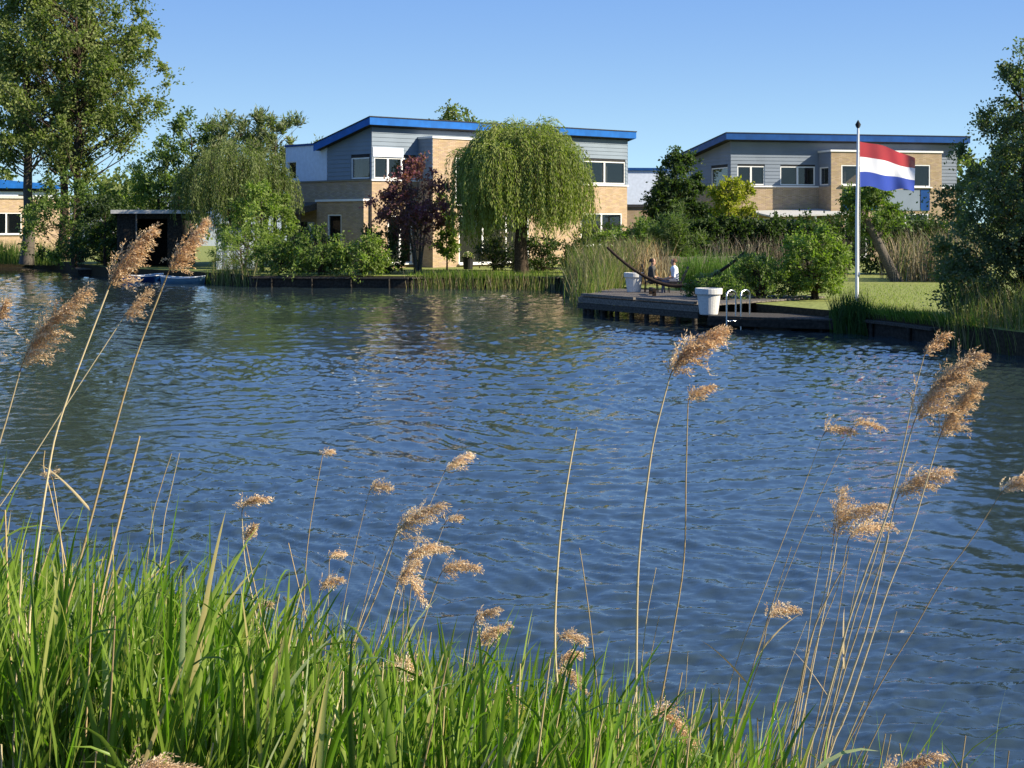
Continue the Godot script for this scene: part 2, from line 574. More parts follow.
func house(h: Dictionary) -> Node3D:
	var t := thing(h.called, h.label, "house", h.at, deg_to_rad(h.turn), h.get("group", ""))
	var L: float = h.L
	var d1: float = h.d1
	var sl: float = h.slope
	var hf: float = h.hf
	var sill: float = h.sill
	var X := Vector3.RIGHT
	var Z := Vector3.BACK
	var bay: Array = h.bay
	var bayhole := [bay[0] + 0.25, bay[1] - 0.25, 0.1, bay[3] - 0.35]
	var fo := Vector3.ZERO
	# front wall
	var low: Array = h.low_windows.duplicate()
	var up: Array = h.windows.duplicate()
	var allh: Array = low + up + [bayhole]
	var mb := MB.new()
	panel(mb, fo, X, Z, 0, L, -0.3, sill, 0.25, allh)
	# side wall of brick, seen from the left: s runs from the back to the front
	var so := Vector3(0, 0, -d1 - h.back)
	var D := d1 + float(h.back)
	var sideholes: Array = h.side_windows
	panel(mb, so, Z, -X, 0, D - 0.25, -0.3, sill, 0.25, sideholes)
	panel(mb, Vector3(L, 0, 0), -Z, X, 0.25, D, -0.3, sill, 0.25)
	panel(mb, Vector3(L, 0, -D), -X, -Z, 0.25, L - 0.25, -0.3, hf - sl * d1 - 0.4, 0.25)
	part(mb, "brick_wall", h.brick, t)
	# upper storey
	var um := MB.new()
	panel(um, fo, X, Z, 0, L, sill + 0.001, hf - 0.04, 0.2, allh)
	var n := 10
	for i in n:
		var a := d1 * i / n
		var e := d1 * (i + 1) / n
		panel(um, so, Z, -X, D - e - 0.001, D - maxf(a, 0.2), sill + 0.001, hf - sl * e - 0.04, 0.2, sideholes)
		panel(um, Vector3(L, 0, 0), -Z, X, maxf(a, 0.2), e, sill + 0.001, hf - sl * e - 0.04, 0.2)
	part(um, "upper_wall", M.roof, t)
	var sm := MB.new()
	boards(sm, fo, X, Z, sill + 0.06, hf - 0.02, func(_y): return [-0.03, L + 0.03], up + [[bay[0], bay[1], 0.0, bay[3] + 0.02]])
	boards(sm, so, Z, -X, sill + 0.06, hf, func(y): return [D - clampf((hf - y) / sl, 0.05, d1), D + 0.03], sideholes)
	boards(sm, Vector3(L, 0, 0), -Z, X, sill + 0.06, hf, func(y): return [-0.03, clampf((hf - y) / sl, 0.05, d1)], [])
	tag(part(sm, "siding", h.siding, t), "", "", "", "stuff")
	for sd in 2:
		var gm := MB.new()
		var xo := -0.02 if sd == 0 else L + 0.002
		var xi := -0.002 if sd == 0 else L + 0.02
		var g0 := hf - sl * d1 - 0.3
		gm.hexa([P(xo, g0, -0.003), P(xi, g0, -0.003), P(xi, g0, -d1), P(xo, g0, -d1), P(xo, hf - 0.005, -0.003), P(xi, hf - 0.005, -0.003), P(xi, hf - sl * d1 - 0.005, -d1), P(xo, hf - sl * d1 - 0.005, -d1)])
		part(gm, "gable_board", h.siding, t)
	# sill band
	var bm := MB.new()
	bm.box(Vector3(-0.06, sill - 0.03, 0.003), Vector3(bay[0] - 0.002, sill + 0.05, 0.07))
	part(bm, "ledge", M.frame, t)
	bm = MB.new()
	bm.box(Vector3(bay[1] + 0.002, sill - 0.03, 0.003), Vector3(L + 0.06, sill + 0.05, 0.07))
	part(bm, "ledge", M.frame, t)
	bm = MB.new()
	bm.box(Vector3(-0.07, sill - 0.01, -D), Vector3(-0.003, sill + 0.05, -0.003))
	part(bm, "ledge", M.stone, t)
	# roof
	var ov: float = h.ov
	var ol: float = h.ol
	var orr: float = h.orr
	var ft: float = h.ft
	var zb := -d1 - 0.55
	var rm := MB.new()
	var yf := hf + sl * ov
	var yb := hf + sl * zb
	rm.hexa([P(-ol, yf, ov), P(L + orr, yf, ov), P(L + orr, yb, zb), P(-ol, yb, zb), P(-ol, yf + ft, ov), P(L + orr, yf + ft, ov), P(L + orr, yb + ft, zb), P(-ol, yb + ft, zb)])
	var roof := part(rm, "roof", M.roof, t)
	var e := 0.04
	var fm := MB.new()
	fm.box(P(-ol - e, yf - 0.03, ov + 0.002), P(L + orr + e, yf + ft + 0.04, ov + e))
	part(fm, "fascia", h.fascia, roof)
	for sd in [0, 1]:
		var x0 := -ol - e if sd == 0 else L + orr + 0.002
		var x1 := -ol - 0.002 if sd == 0 else L + orr + e
		var gm := MB.new()
		gm.hexa([P(x0, yf - 0.03, ov), P(x1, yf - 0.03, ov), P(x1, yb - 0.03, zb), P(x0, yb - 0.03, zb), P(x0, yf + ft + 0.04, ov), P(x1, yf + ft + 0.04, ov), P(x1, yb + ft + 0.04, zb), P(x0, yb + ft + 0.04, zb)])
		part(gm, "fascia", h.fascia, roof)
	var km := MB.new()
	km.hexa([P(-ol - 0.07, yf + ft + 0.041, ov + 0.07), P(L + orr + 0.07, yf + ft + 0.041, ov + 0.07), P(L + orr + 0.07, yb + ft + 0.041, zb), P(-ol - 0.07, yb + ft + 0.041, zb),
		P(-ol - 0.07, yf + ft + 0.085, ov + 0.07), P(L + orr + 0.07, yf + ft + 0.085, ov + 0.07), P(L + orr + 0.07, yb + ft + 0.085, zb), P(-ol - 0.07, yb + ft + 0.085, zb)])
	part(km, "roof_sheet", M.roof, roof)
	# bay
	var bo := Vector3(0, 0, bay[2])
	var bw: Array = h.bay_windows
	var ym := MB.new()
	panel(ym, bo, X, Z, bay[0], bay[1], -0.3, bay[3], 0.2, bw)
	panel(ym, Vector3(bay[0], 0, 0.02), Z, -X, 0, bay[2] - 0.22, -0.3, sill, 0.2)
	panel(ym, Vector3(bay[1], 0, bay[2]), -Z, X, 0.2, bay[2] - 0.02, -0.3, bay[3], 0.2)
	var bp := part(ym, "bay", h.brick, t)
	var cm := MB.new()
	var bsw: Array = h.get("bay_side", [])
	panel(cm, Vector3(bay[0], 0, 0.02), Z, -X, 0, bay[2] - 0.22, sill + 0.001, bay[3], 0.15, bsw)
	boards(cm, Vector3(bay[0], 0, 0.02), Z, -X, sill + 0.06, bay[3], func(_y): return [0.0, bay[2] - 0.03], bsw)
	part(cm, "siding", h.siding, bp)
	piece("coping", M.frame, bp, P(bay[0] - 0.06, bay[3] + 0.001, 0.04), P(bay[1] + 0.06, bay[3] + 0.1, bay[2] + 0.06))
	for k in bw.size():
		window(t, bo, X, Z, bw[k], int(h.bay_lights[k]), h.get("bay_curtain", 0.0), true)
	for k in bsw:
		window(t, Vector3(bay[0], 0, 0.02), Z, -X, k, 1)
	for k in up.size():
		window(t, fo, X, Z, up[k], int(h.lights[k]), h.get("curtain", 0.0))
	for k in low:
		window(t, fo, X, Z, k, 2, 0.0, true)
	for k in sideholes:
		window(t, so, Z, -X, k, 1, 0.3)
	# white flat-roofed block at the back
	var wb: Array = h.block
	var wm := MB.new()
	var wo := Vector3(wb[0], 0, -D)
	panel(wm, wo, Z, -X, 0, D - d1, sill + 0.06, wb[1], 0.2, h.block_windows)
	panel(wm, wo + Vector3(0, 0, D - d1), X, Z, 0.2, L - wb[0] - 0.1, hf - sl * d1 - 0.5, wb[1], 0.2)
	panel(wm, wo, -X, -Z, -(L - wb[0] - 0.1), -0.2, sill + 0.06, wb[1], 0.2)
	part(wm, "white_cladding", M.cladding, t)
	piece("flat_roof", M.navy_and_shaded_blue, t, P(wb[0] - 0.05, wb[1] + 0.001, -D - 0.05), P(L - 0.1, wb[1] + 0.1, -d1 - 0.58))
	for k in h.block_windows:
		window(t, wo, Z, -X, k, 1, 0.0)
	return t

func plain_block(called: String, label: String, at: Vector3, turn: float, size: Vector3, wall: Material, roofm: Material, wins: Array, category := "building", lights := 2) -> Node3D:
	var t := thing(called, label, category, at, deg_to_rad(turn))
	var X := Vector3.RIGHT
	var Z := Vector3.BACK
	var mb := MB.new()
	panel(mb, Vector3.ZERO, X, Z, 0, size.x, -0.3, size.y, 0.2, wins)
	panel(mb, Vector3(0, 0, -size.z), Z, -X, 0, size.z - 0.2, -0.3, size.y, 0.2)
	panel(mb, Vector3(size.x, 0, 0), -Z, X, 0.2, size.z, -0.3, size.y, 0.2)
	panel(mb, Vector3(size.x, 0, -size.z), -X, -Z, 0.2, size.x - 0.2, -0.3, size.y, 0.2)
	part(mb, "wall", wall, t)
	piece("flat_roof", roofm, t, P(-0.12, size.y + 0.001, -size.z - 0.1), P(size.x + 0.12, size.y + 0.18, 0.12))
	for w in wins:
		window(t, Vector3.ZERO, X, Z, w, lights, 0.25, true)
	return t

const STALKS := [
	[4.3, [-1.147, 2.358, -1.276, 2.017, -1.322, 1.828, -1.376, 1.435, -1.379, 1.131, -1.393, 0.893], [-1.015, 2.553], 1.9, 1.1, 0.35, "tall dry reed with broad tawny plume, left of the two highest plumes at left"],
	[4.4, [-1.006, 2.395, -1.1, 2.151, -1.17, 1.911, -1.226, 1.699, -1.326, 1.324, -1.396, 0.943], [-0.895, 2.568], 1.9, 1.1, 0.35, "tall dry reed with broad tawny plume, right of the two highest plumes at left"],
	[4.6, [-1.497, 2.093, -1.533, 1.967, -1.57, 1.845, -1.662, 1.513, -1.785, 1.023], [-1.285, 2.372], 1.9, 1, 0.417647, "dry reed with long slanting plume near the left picture edge"],
	[5, [-1.31, 2.22, -1.49, 1.943, -1.707, 1.61, -1.973, 1.257, -2.207, 0.89], [-1.223, 2.327], 0.6, 0.7, 0.35, "strongly leaning dry reed with small plume under the tall plumes on left"],
	[4.6, [-1.589, 2.231, -1.631, 1.943, -1.693, 1.513, -1.754, 1.023], [-1.552, 2.317], 0.6, 0.7, 0.35, "dry reed plume cut by the left picture edge"],
	[4.2, [-1.047, 1.948, -1.103, 1.716, -1.187, 1.352, -1.271, 1.002], [], 0, 1.25, 0.805882, "thick broken dry reed stem without plume on left"],
	[4.9, [-1.522, 1.805, -1.526, 1.75, -1.506, 1.675, -1.457, 1.446, -1.411, 1.185, -1.379, 0.858], [], 0, 0.7, 0.882353, "thin kinked dry reed stem left of the broken stem"],
	[4.7, [-1.448, 1.735, -1.429, 1.616, -1.41, 1.366, -1.448, 1.052, -1.466, 0.833], [-1.491, 1.754], 0.12, 0.6, 1, "short dry reed with thin bleached nodding tip on far left"],
	[5.6, [-1.273, 1.684, -1.314, 1.557, -1.351, 1.4, -1.389, 0.989, -1.411, 0.691], [], 0, 0.6, 0.905882, "thin pale bare reed stem, left one of a close pair"],
	[5.6, [-1.236, 1.691, -1.266, 1.564, -1.299, 1.4, -1.333, 0.989, -1.351, 0.691], [], 0, 0.6, 0.894118, "thin pale bare reed stem, right one of a close pair"],
	[4.4, [-1.487, 1.705, -1.478, 1.441, -1.467, 1.177, -1.461, 0.913], [], 0, 1.1, 1, "bare straw stem standing in green reeds at the far left"],
	[4.8, [-0.861, 1.622, -0.851, 1.468, -0.813, 1.276, -0.774, 1.02, -0.742, 0.732], [-0.768, 1.686], 0.7, 0.7, 1, "dry reed with upper of two round pale plumes above green reeds"],
	[4.7, [-0.827, 1.55, -0.783, 1.334, -0.736, 1.115, -0.696, 0.802], [-0.796, 1.623], 0.7, 0.75, 1, "dry reed with lower of two round pale plumes above green reeds"],
	[5.4, [-0.688, 1.697, -0.727, 1.477, -0.749, 1.261, -0.756, 0.901], [-0.648, 1.718], 0.2, 0.6, 0.935294, "thin green reed stem with tiny tuft on top, before open water"],
	[5.6, [-0.538, 1.531, -0.597, 1.288, -0.65, 0.989, -0.679, 0.616], [-0.448, 1.564], 0.5, 0.45, 1, "small pale plume on hair-thin stem above the middle reeds"],
	[5.8, [-0.263, 1.583, -0.34, 1.398, -0.433, 1.088, -0.51, 0.624], [-0.155, 1.668], 0.55, 0.45, 1, "highest small plume over the middle cluster of reeds"],
	[5.6, [-0.254, 1.415, -0.329, 1.213, -0.426, 0.915, -0.493, 0.541], [-0.187, 1.449], 0.25, 0.4, 1, "faint tiny tuft right of the middle cluster"],
	[4.9, [-0.385, 1.511, -0.418, 1.397, -0.467, 1.276, -0.614, 0.943, -0.653, 0.695], [-0.216, 1.655], 1, 0.8, 1, "dry reed with longest plume of the middle cluster"],
	[5, [-0.36, 1.407, -0.407, 1.257, -0.5, 0.99, -0.557, 0.657], [-0.253, 1.49], 0.7, 0.7, 1, "dry reed with second plume of the middle cluster"],
	[4.9, [-0.379, 1.354, -0.415, 1.217, -0.477, 0.989, -0.523, 0.695], [-0.307, 1.452], 0.7, 0.7, 1, "dry reed with lowest upright plume of the middle cluster"],
	[5, [-0.24, 1.377, -0.293, 1.223, -0.36, 0.957, -0.39, 0.657], [-0.097, 1.417], 0.85, 0.7, 1, "dry reed with wide plume at right of the middle cluster"],
	[5.1, [-0.333, 1.401, -0.354, 1.197, -0.388, 0.925, -0.408, 0.619], [-0.204, 1.452], 0.6, 0.6, 1, "dry reed with short plume in the heart of the middle cluster"],
	[4.9, [-0.353, 1.374, -0.359, 1.185, -0.379, 0.923, -0.399, 0.662], [-0.274, 1.289], 0.35, 0.6, 1, "dry reed with bleached hanging tuft in the middle cluster"],
	[5.3, [-0.643, 1.356, -0.65, 1.144, -0.671, 0.861, -0.685, 0.543], [-0.59, 1.384], 0.35, 0.55, 1, "short dry reed with small tuft left of the middle cluster"],
	[5.2, [-0.673, 1.247, -0.679, 1.066, -0.693, 0.824, -0.7, 0.581], [-0.589, 1.316], 0.45, 0.55, 1, "short dry reed with plume just above the green leaves"],
	[5.2, [-0.881, 1.198, -0.853, 0.962, -0.832, 0.65], [-0.825, 1.247], 0.35, 0.5, 1, "small dry plume half sunk in the green reeds"],
	[4.8, [-0.72, 1.516, -0.678, 1.34, -0.64, 1.18, -0.602, 0.892], [], 0, 0.6, 1, "thin bare reed stem leaning left of the middle cluster"],
	[4.9, [-0.359, 1.577, -0.431, 1.413, -0.523, 1.152, -0.595, 0.793], [], 0, 0.55, 1, "thin bare reed stem within the middle cluster"],
	[4.9, [-0.444, 1.462, -0.497, 1.25, -0.562, 1.021, -0.608, 0.76], [], 0, 0.55, 1, "thin bare reed stem at left of the middle cluster"],
	[4.8, [-0.122, 1.27, -0.141, 1.148, -0.166, 0.956, -0.192, 0.7], [-0.038, 1.334], 0.6, 0.6, 1, "dry reed with upper plume of the pair at the reed edge"],
	[4.8, [-0.115, 1.174, -0.134, 1.052, -0.154, 0.892, -0.173, 0.7], [-0.003, 1.264], 0.7, 0.6, 1, "dry reed with lower plume of the pair at the reed edge"],
	[4.4, [-0.276, 1.195, -0.229, 1.124, -0.182, 1.031, -0.123, 0.855], [-0.364, 1.248], 0.5, 0.55, 1, "dry reed with narrow plume nodding left over green leaves"],
	[4.4, [-0.023, 1.148, -0.035, 1.06, -0.041, 0.855], [0.032, 1.077], 0.4, 0.5, 0.6, "short dry reed with narrow drooping head low among leaves"],
	[4.3, [0.186, 1.962, 0.155, 1.782, 0.132, 1.581, 0.123, 1.329, 0.14, 1.148, 0.172, 0.922], [], 0, 1.15, 0.747059, "tall bare straw stem left of the single big central plume"],
	[4.5, [0.135, 1.272, 0.132, 1.146, 0.15, 0.846], [0.228, 1.296], 0.45, 0.5, 1, "upper small tuft beside the tall bare stem"],
	[4.5, [0.138, 1.212, 0.138, 1.086, 0.153, 0.846], [0.213, 1.251], 0.45, 0.5, 1, "middle small tuft beside the tall bare stem"],
	[4.5, [0.144, 1.188, 0.144, 1.056, 0.159, 0.846], [0.228, 1.146], 0.45, 0.5, 1, "lowest small tuft beside the tall bare stem"],
	[4.9, [0.219, 1.492, 0.232, 1.413, 0.258, 1.217, 0.294, 0.871, 0.307, 0.695], [], 0, 0.65, 1, "short thin bare stem between the tall bare stem and central plume"],
	[4.2, [0.437, 2.113, 0.4, 1.968, 0.381, 1.856, 0.353, 1.604, 0.347, 1.324, 0.344, 0.96], [0.594, 2.27], 2.3, 1.05, 0.458824, "tall dry reed with the single big central plume"],
	[4.5, [0.528, 2.001, 0.525, 1.896, 0.522, 1.776, 0.516, 1.536, 0.48, 1.296, 0.438, 1.056, 0.414, 0.816], [0.612, 2.064], 0.8, 0.8, 0.617647, "dry reed with small plume hanging under the central plume"],
	[4.7, [0.448, 1.475, 0.417, 1.303, 0.395, 1.052, 0.382, 0.77], [], 0, 0.6, 1, "thin bare stem beside the central reed, left of two"],
	[4.7, [0.464, 1.309, 0.432, 1.146, 0.414, 0.927, 0.401, 0.739], [], 0, 0.55, 1, "thin bare stem beside the central reed, right of two"],
	[4.3, [0.396, 1.117, 0.367, 1.036, 0.344, 0.893], [0.545, 1.042], 0.6, 0.5, 0.5, "low brown plume nodding right under the central reed"],
	[4.7, [0.551, 1.203, 0.539, 0.99, 0.536, 0.739], [], 0, 0.6, 1, "short bare stem right of the low nodding plume"],
	[4.3, [1.144, 1.968, 1.084, 1.753, 1.021, 1.581, 0.963, 1.409, 0.9, 1.18, 0.826, 0.922], [1.342, 2.206], 2.2, 1.05, 0.735294, "tall dry reed with biggest plume of the right group"],
	[4.5, [1.242, 2.142, 1.209, 2.016, 1.164, 1.806, 1.092, 1.536, 1.014, 1.296, 0.924, 0.846], [1.32, 2.223], 0.6, 0.7, 0.35, "dry reed with topmost small plume of the right group"],
	[4.4, [1.25, 1.905, 1.173, 1.647, 1.103, 1.471, 1.044, 1.295, 0.986, 1.119, 0.909, 0.884], [1.367, 2.104], 1.7, 0.95, 0.835294, "dry reed with second big plume at far right of the right group"],
	[4.6, [0.981, 1.569, 0.957, 1.421, 0.902, 1.207, 0.846, 0.808], [1, 1.753], 0.6, 0.6, 1, "dry reed with upright left plume of the right group"],
	[4.6, [1, 1.605, 0.975, 1.452, 0.92, 1.176, 0.859, 0.808], [1.159, 1.697], 0.9, 0.7, 1, "dry reed with slanting middle plume of the right group"],
	[4.7, [1.059, 1.535, 1.028, 1.397, 0.949, 1.178, 0.902, 0.77], [1.222, 1.597], 0.6, 0.6, 1, "dry reed with lowest loose plume of the right group"],
	[4.5, [1.146, 1.71, 1.104, 1.536, 1.044, 1.356, 0.978, 1.146, 0.909, 0.846], [1.314, 1.827], 1, 0.8, 1, "dry reed with bleached plume below the big right plume"],
	[4.9, [1.019, 1.848, 0.941, 1.642, 0.826, 1.348, 0.728, 1.087, 0.64, 0.727], [1.124, 1.871], 0.55, 0.5, 0.805882, "dry reed with small flat plume left of the right group"],
	[4.9, [1.104, 1.871, 0.99, 1.626, 0.875, 1.348, 0.761, 1.021, 0.686, 0.695], [1.209, 1.89], 0.3, 0.45, 0.764706, "dry reed with faint tuft behind the small flat plume"],
	[4.6, [1.484, 1.716, 1.389, 1.566, 1.319, 1.471, 1.227, 1.308, 1.132, 1.152, 1, 0.906, 0.963, 0.808], [1.601, 1.796], 0.8, 0.65, 1, "leaning dry reed with plume cut by the right picture edge"],
	[4.6, [0.776, 1.336, 0.761, 1.237, 0.715, 1.084, 0.684, 0.808], [0.889, 1.372], 0.65, 0.65, 1, "lower dry reed with bent flat head before the right group"],
	[4.4, [1.103, 1.632, 1.044, 1.371, 0.986, 1.195, 0.909, 0.928], [], 0, 1.2, 1, "thick bare straw stem in the right bundle"],
	[4.6, [1.175, 1.36, 1.135, 1.222, 1.086, 1.069, 1.012, 0.808], [], 0, 0.55, 1, "thin bare reed tip right of the right bundle"],
	[4.6, [1.021, 1.513, 0.926, 1.317, 0.874, 1.09, 0.828, 0.808], [], 0, 1, 1, "stout bare straw stem at left of the right bundle"],
	[4.8, [0.89, 1.516, 0.832, 1.34, 0.755, 1.084, 0.666, 0.732], [], 0, 0.6, 1, "thin pale bare stem leaning at left of the right group"],
	[4.8, [0.992, 1.516, 0.96, 1.34, 0.922, 1.084, 0.826, 0.732], [], 0, 0.6, 1, "thin bare stem in the right group, left of three"],
	[4.8, [1.075, 1.516, 1.043, 1.308, 0.992, 1.052, 0.941, 0.732], [], 0, 0.6, 1, "thin bare stem in the right group, middle of three"],
	[4.7, [1.097, 1.491, 1.047, 1.24, 0.984, 0.99, 0.94, 0.739], [], 0, 0.6, 1, "thin bare stem in the right group, right of three"],
	[4.9, [0.96, 1.25, 0.875, 1.021, 0.784, 0.695], [], 0, 0.5, 1, "short fine stem low in the right group"],
	[3.6, [0.883, 1.187, 0.874, 1.091, 0.869, 0.923], [1.037, 1.288], 1.2, 0.8, 0.6, "fluffy brown plume at the bottom picture edge on right"],
	[3.4, [-0.893, 1.253, -0.907, 1.195, -0.916, 1.013], [-0.698, 1.312], 0.9, 0.7, 0.6, "fluffy dry plume lying at the bottom picture edge on left"],
]

# ---------- near bank ----------
# the waterline of the near bank runs from far left to near right
func bank_edge(x: float) -> float:
	return 5.55 - 0.72 * clampf(x, -4.0, 3.0) + 0.12 * sin(x * 2.3)

func bank_y(x: float, z: float) -> float:
	var d := bank_edge(x) + z       # metres from the water, positive on land
	return clampf(0.3 * d, -1.2, 0.92)

func near_bank() -> void:
	var mb := MB.new()
	var nx := 60
	var nz := 50
	var at := func(i: int, j: int) -> Vector3:
		var s := float(i) / nx * 2.0 - 1.0
		var x := signf(s) * pow(absf(s), 2.2) * 60.0
		var z := lerpf(6.0, -10.0, float(j) / nz) - (0.0 if absf(x) < 4.0 else 0.0)
		return Vector3(x, bank_y(x, z) + 0.03 * sin(x * 5.1 + z * 3.7), z)
	for i in nx:
		for j in nz:
			mb.quad(at.call(i, j), at.call(i, j + 1), at.call(i + 1, j + 1), at.call(i + 1, j))
	top(mb, "near_bank", M.soil, "", "", "", "structure")

func reed_shoot(mb: MB, r: RandomNumberGenerator, p: Vector3, h: float, pal: Array) -> void:
	var lean := Vector3(0.10 + r.randfn(0, 0.11), 0, r.randfn(0, 0.1))
	var pts := []
	var rad := []
	var col := pick(pal, r)
	for i in 5:
		var t := i / 4.0
		pts.append(p + Vector3(0, h * 0.8 * t, 0) + lean * (h * t * t * 0.8))
		rad.append(0.0042 * (1.0 - 0.7 * t))
	mb.tube(pts, rad, 4, Color(col.r * 1.15, col.g, col.b), false)
	var k := 4 + r.randi() % 4
	var az := r.randf() * TAU
	for i in k:
		var t := 0.28 + 0.72 * (i + 0.6 * r.randf()) / k
		var x := clampf(t, 0, 0.999) * 4.0
		var q: Vector3 = pts[int(x)].lerp(pts[int(x) + 1], x - int(x))
		az += PI + r.randfn(0, 0.5)
		var out := Vector3(cos(az), 0, sin(az) * 0.8)
		var open := r.randf_range(0.10, 0.42)
		if t > 0.85: open *= 0.5
		var d := (Vector3.UP + out * open + lean * 0.8).normalized()
		var l := h * r.randf_range(0.36, 0.58)
		var b := (out * 0.5 + Vector3(0.35, -r.randf_range(0.0, 1.0), 0)) * r.randf_range(0.3, 1.5)
		if r.randf() < 0.2:
			b = (out + Vector3(0.3, -2.4, 0)) * 1.6
		var cc := col.lerp(pick(pal, r), 0.6)
		if r.randf() < 0.14:
			cc = [lin(0.42, 0.36, 0.16), lin(0.4, 0.46, 0.26), lin(0.36, 0.38, 0.12)][r.randi() % 3]
		mb.blade(q, d, b, l, r.randf_range(0.010, 0.023), 8, cc, 0.28, r.randf() * TAU)

func green_reeds() -> void:
	var r := RandomNumberGenerator.new()
	r.seed = 4711
	var pal := [lin(0.165, 0.265, 0.032), lin(0.22, 0.325, 0.045), lin(0.12, 0.205, 0.026), lin(0.29, 0.375, 0.085), lin(0.07, 0.12, 0.02)]
	var mb := MB.new()
	for i in 3400:
		var x := r.randf_range(-2.9, 1.35)
		var e := bank_edge(x)
		var d := r.randf_range(3.55, e - 0.05 + 0.35 * r.randf() * r.randf())
		var ph := x * 512.0 / (0.3413 * d) + 512.0
		if ph < -160.0 or x > 0.62 and r.randf() < (x - 0.4) * 1.3: continue
		var h := r.randf_range(0.68, 0.96) * lerpf(1.0, 0.78, clampf((x + 1.3) / 1.6, 0, 1)) * lerpf(1.0, 0.9, clampf((-x - 0.9) / 0.8, 0, 1)) * (1.0 + 0.1 * exp(-pow((x - 0.1) / 0.45, 2.0)))
		if r.randf() < 0.03: h *= 1.1
		reed_shoot(mb, r, P(x, bank_y(x, -d) - 0.04, -d), h, pal)
	top(mb, "reed_bed", M.reed, "dense bed of fresh green reed leaves along the near bank", "reeds", "", "stuff")
	# straw litter standing among the shoots
	var st := MB.new()
	for i in 700:
		var x := r.randf_range(-2.9, 1.4)
		var d := r.randf_range(3.6, bank_edge(x))
		var p := P(x, bank_y(x, -d) - 0.04, -d)
		var h := r.randf_range(0.45, 1.0)
		var ln := Vector3(r.randfn(0.1, 0.16), 1, r.randfn(0, 0.16)).normalized()
		var c := pick([lin(0.42, 0.34, 0.17), lin(0.34, 0.26, 0.13), lin(0.5, 0.42, 0.25)], r)
		st.tube([p, p + ln * h * 0.5, p + ln * h + Vector3(0.03, 0, 0.02)], [0.0035, 0.003, 0.002], 4, c, false)
		if r.randf() < 0.5:
			st.blade(p + ln * h * 0.6, (ln + rdir(r) * 0.6).normalized(), Vector3(r.randfn(0, 1), -1.6, r.randfn(0, 1)), r.randf_range(0.15, 0.4), 0.012, 6, c, 0.3, r.randf() * TAU)
	top(st, "dry_reed_litter", M.dry, "short straw coloured dead stems between the fresh green reeds", "dead reeds", "", "stuff")
	# separate tuft at the right
	var g := MB.new()
	for i in 46:
		var x := 1.60 + r.randfn(0, 0.22)
		var p := P(x, -0.05, -4.75 + r.randfn(0, 0.12))
		var d := (Vector3(r.randfn(0.12, 0.3), 1, r.randfn(0, 0.2))).normalized()
		g.blade(p, d, Vector3(r.randfn(0.5, 0.9), -0.9 * r.randf(), r.randfn(0, 0.5)), r.randf_range(0.8, 1.25), 0.013, 10, pick(pal, r), 0.3, r.randf() * TAU)
	top(g, "sedge_tuft", M.reed, "tuft of thin arching green blades at the bottom right corner", "grass", "", "stuff")

func plume(mb: MB, r: RandomNumberGenerator, b: Vector3, tip: Vector3, from: Vector3, full: float, pale: float) -> void:
	var ln := b.distance_to(tip)
	var ctrl := b + from * (ln * 0.45)
	var pos := func(t: float) -> Vector3:
		return b.lerp(ctrl, t).lerp(ctrl.lerp(tip, t), t)
	var pts := []
	var rad := []
	for i in 7:
		pts.append(pos.call(i / 6.0))
		rad.append(0.0016 * (1.0 - 0.6 * i / 6.0))
	mb.tube(pts, rad, 4, lin(0.36, 0.25, 0.12), false)
	var cols := [lin(0.58, 0.40, 0.22), lin(0.50, 0.33, 0.17), lin(0.68, 0.52, 0.33), lin(0.42, 0.27, 0.14)]
	var nb := int(14 + 85 * full)
	var tint := r.randf_range(0.9, 1.15)
	for i in 4:
		cols[i] = cols[i].lerp([lin(0.72, 0.58, 0.38), lin(0.64, 0.5, 0.31), lin(0.8, 0.69, 0.5), lin(0.55, 0.42, 0.26)][i], pale)
	for i in nb:
		var t := pow((i + r.randf()) / nb, 0.9)
		var p: Vector3 = pos.call(t)
		var ax: Vector3 = (pos.call(minf(t + 0.05, 1.0)) - pos.call(maxf(t - 0.05, 0.0))).normalized()
		var d := (ax * 0.95 + Vector3(r.randfn(0.28, 0.36), r.randfn(-0.1, 0.3), r.randfn(0, 0.4))).normalized()
		var bl := ln * (0.19 + 0.36 * pow(1.0 - t, 0.7)) * r.randf_range(0.55, 1.2)
		if full < 0.6: bl *= 1.25
		if full > 1.0 and full < 2.25: bl *= 0.78
		var steps := maxi(5, int(bl / 0.0042))
		var q := p
		var sg := bl / steps
		var tone_: Color = cols[r.randi() % cols.size()].lerp(cols[2], 0.3 * r.randf()) * tint
		for k in steps:
			var f := float(k) / steps
			d = (d + Vector3(0.16, -0.72, 0) * (sg / bl) * (0.4 + f)).normalized()
			q += d * sg
			if f < 0.12: continue
			for m in 2:
				var sd := (d * 0.9 + rdir(r) * 0.75).normalized()
				var l := r.randf_range(0.006, 0.0125)
				mb.leaf(q + rdir(r) * 0.0035, sd, sd.cross(rdir(r)).normalized(), l, r.randf_range(0.002, 0.0038), tone_ * r.randf_range(0.75, 1.25))

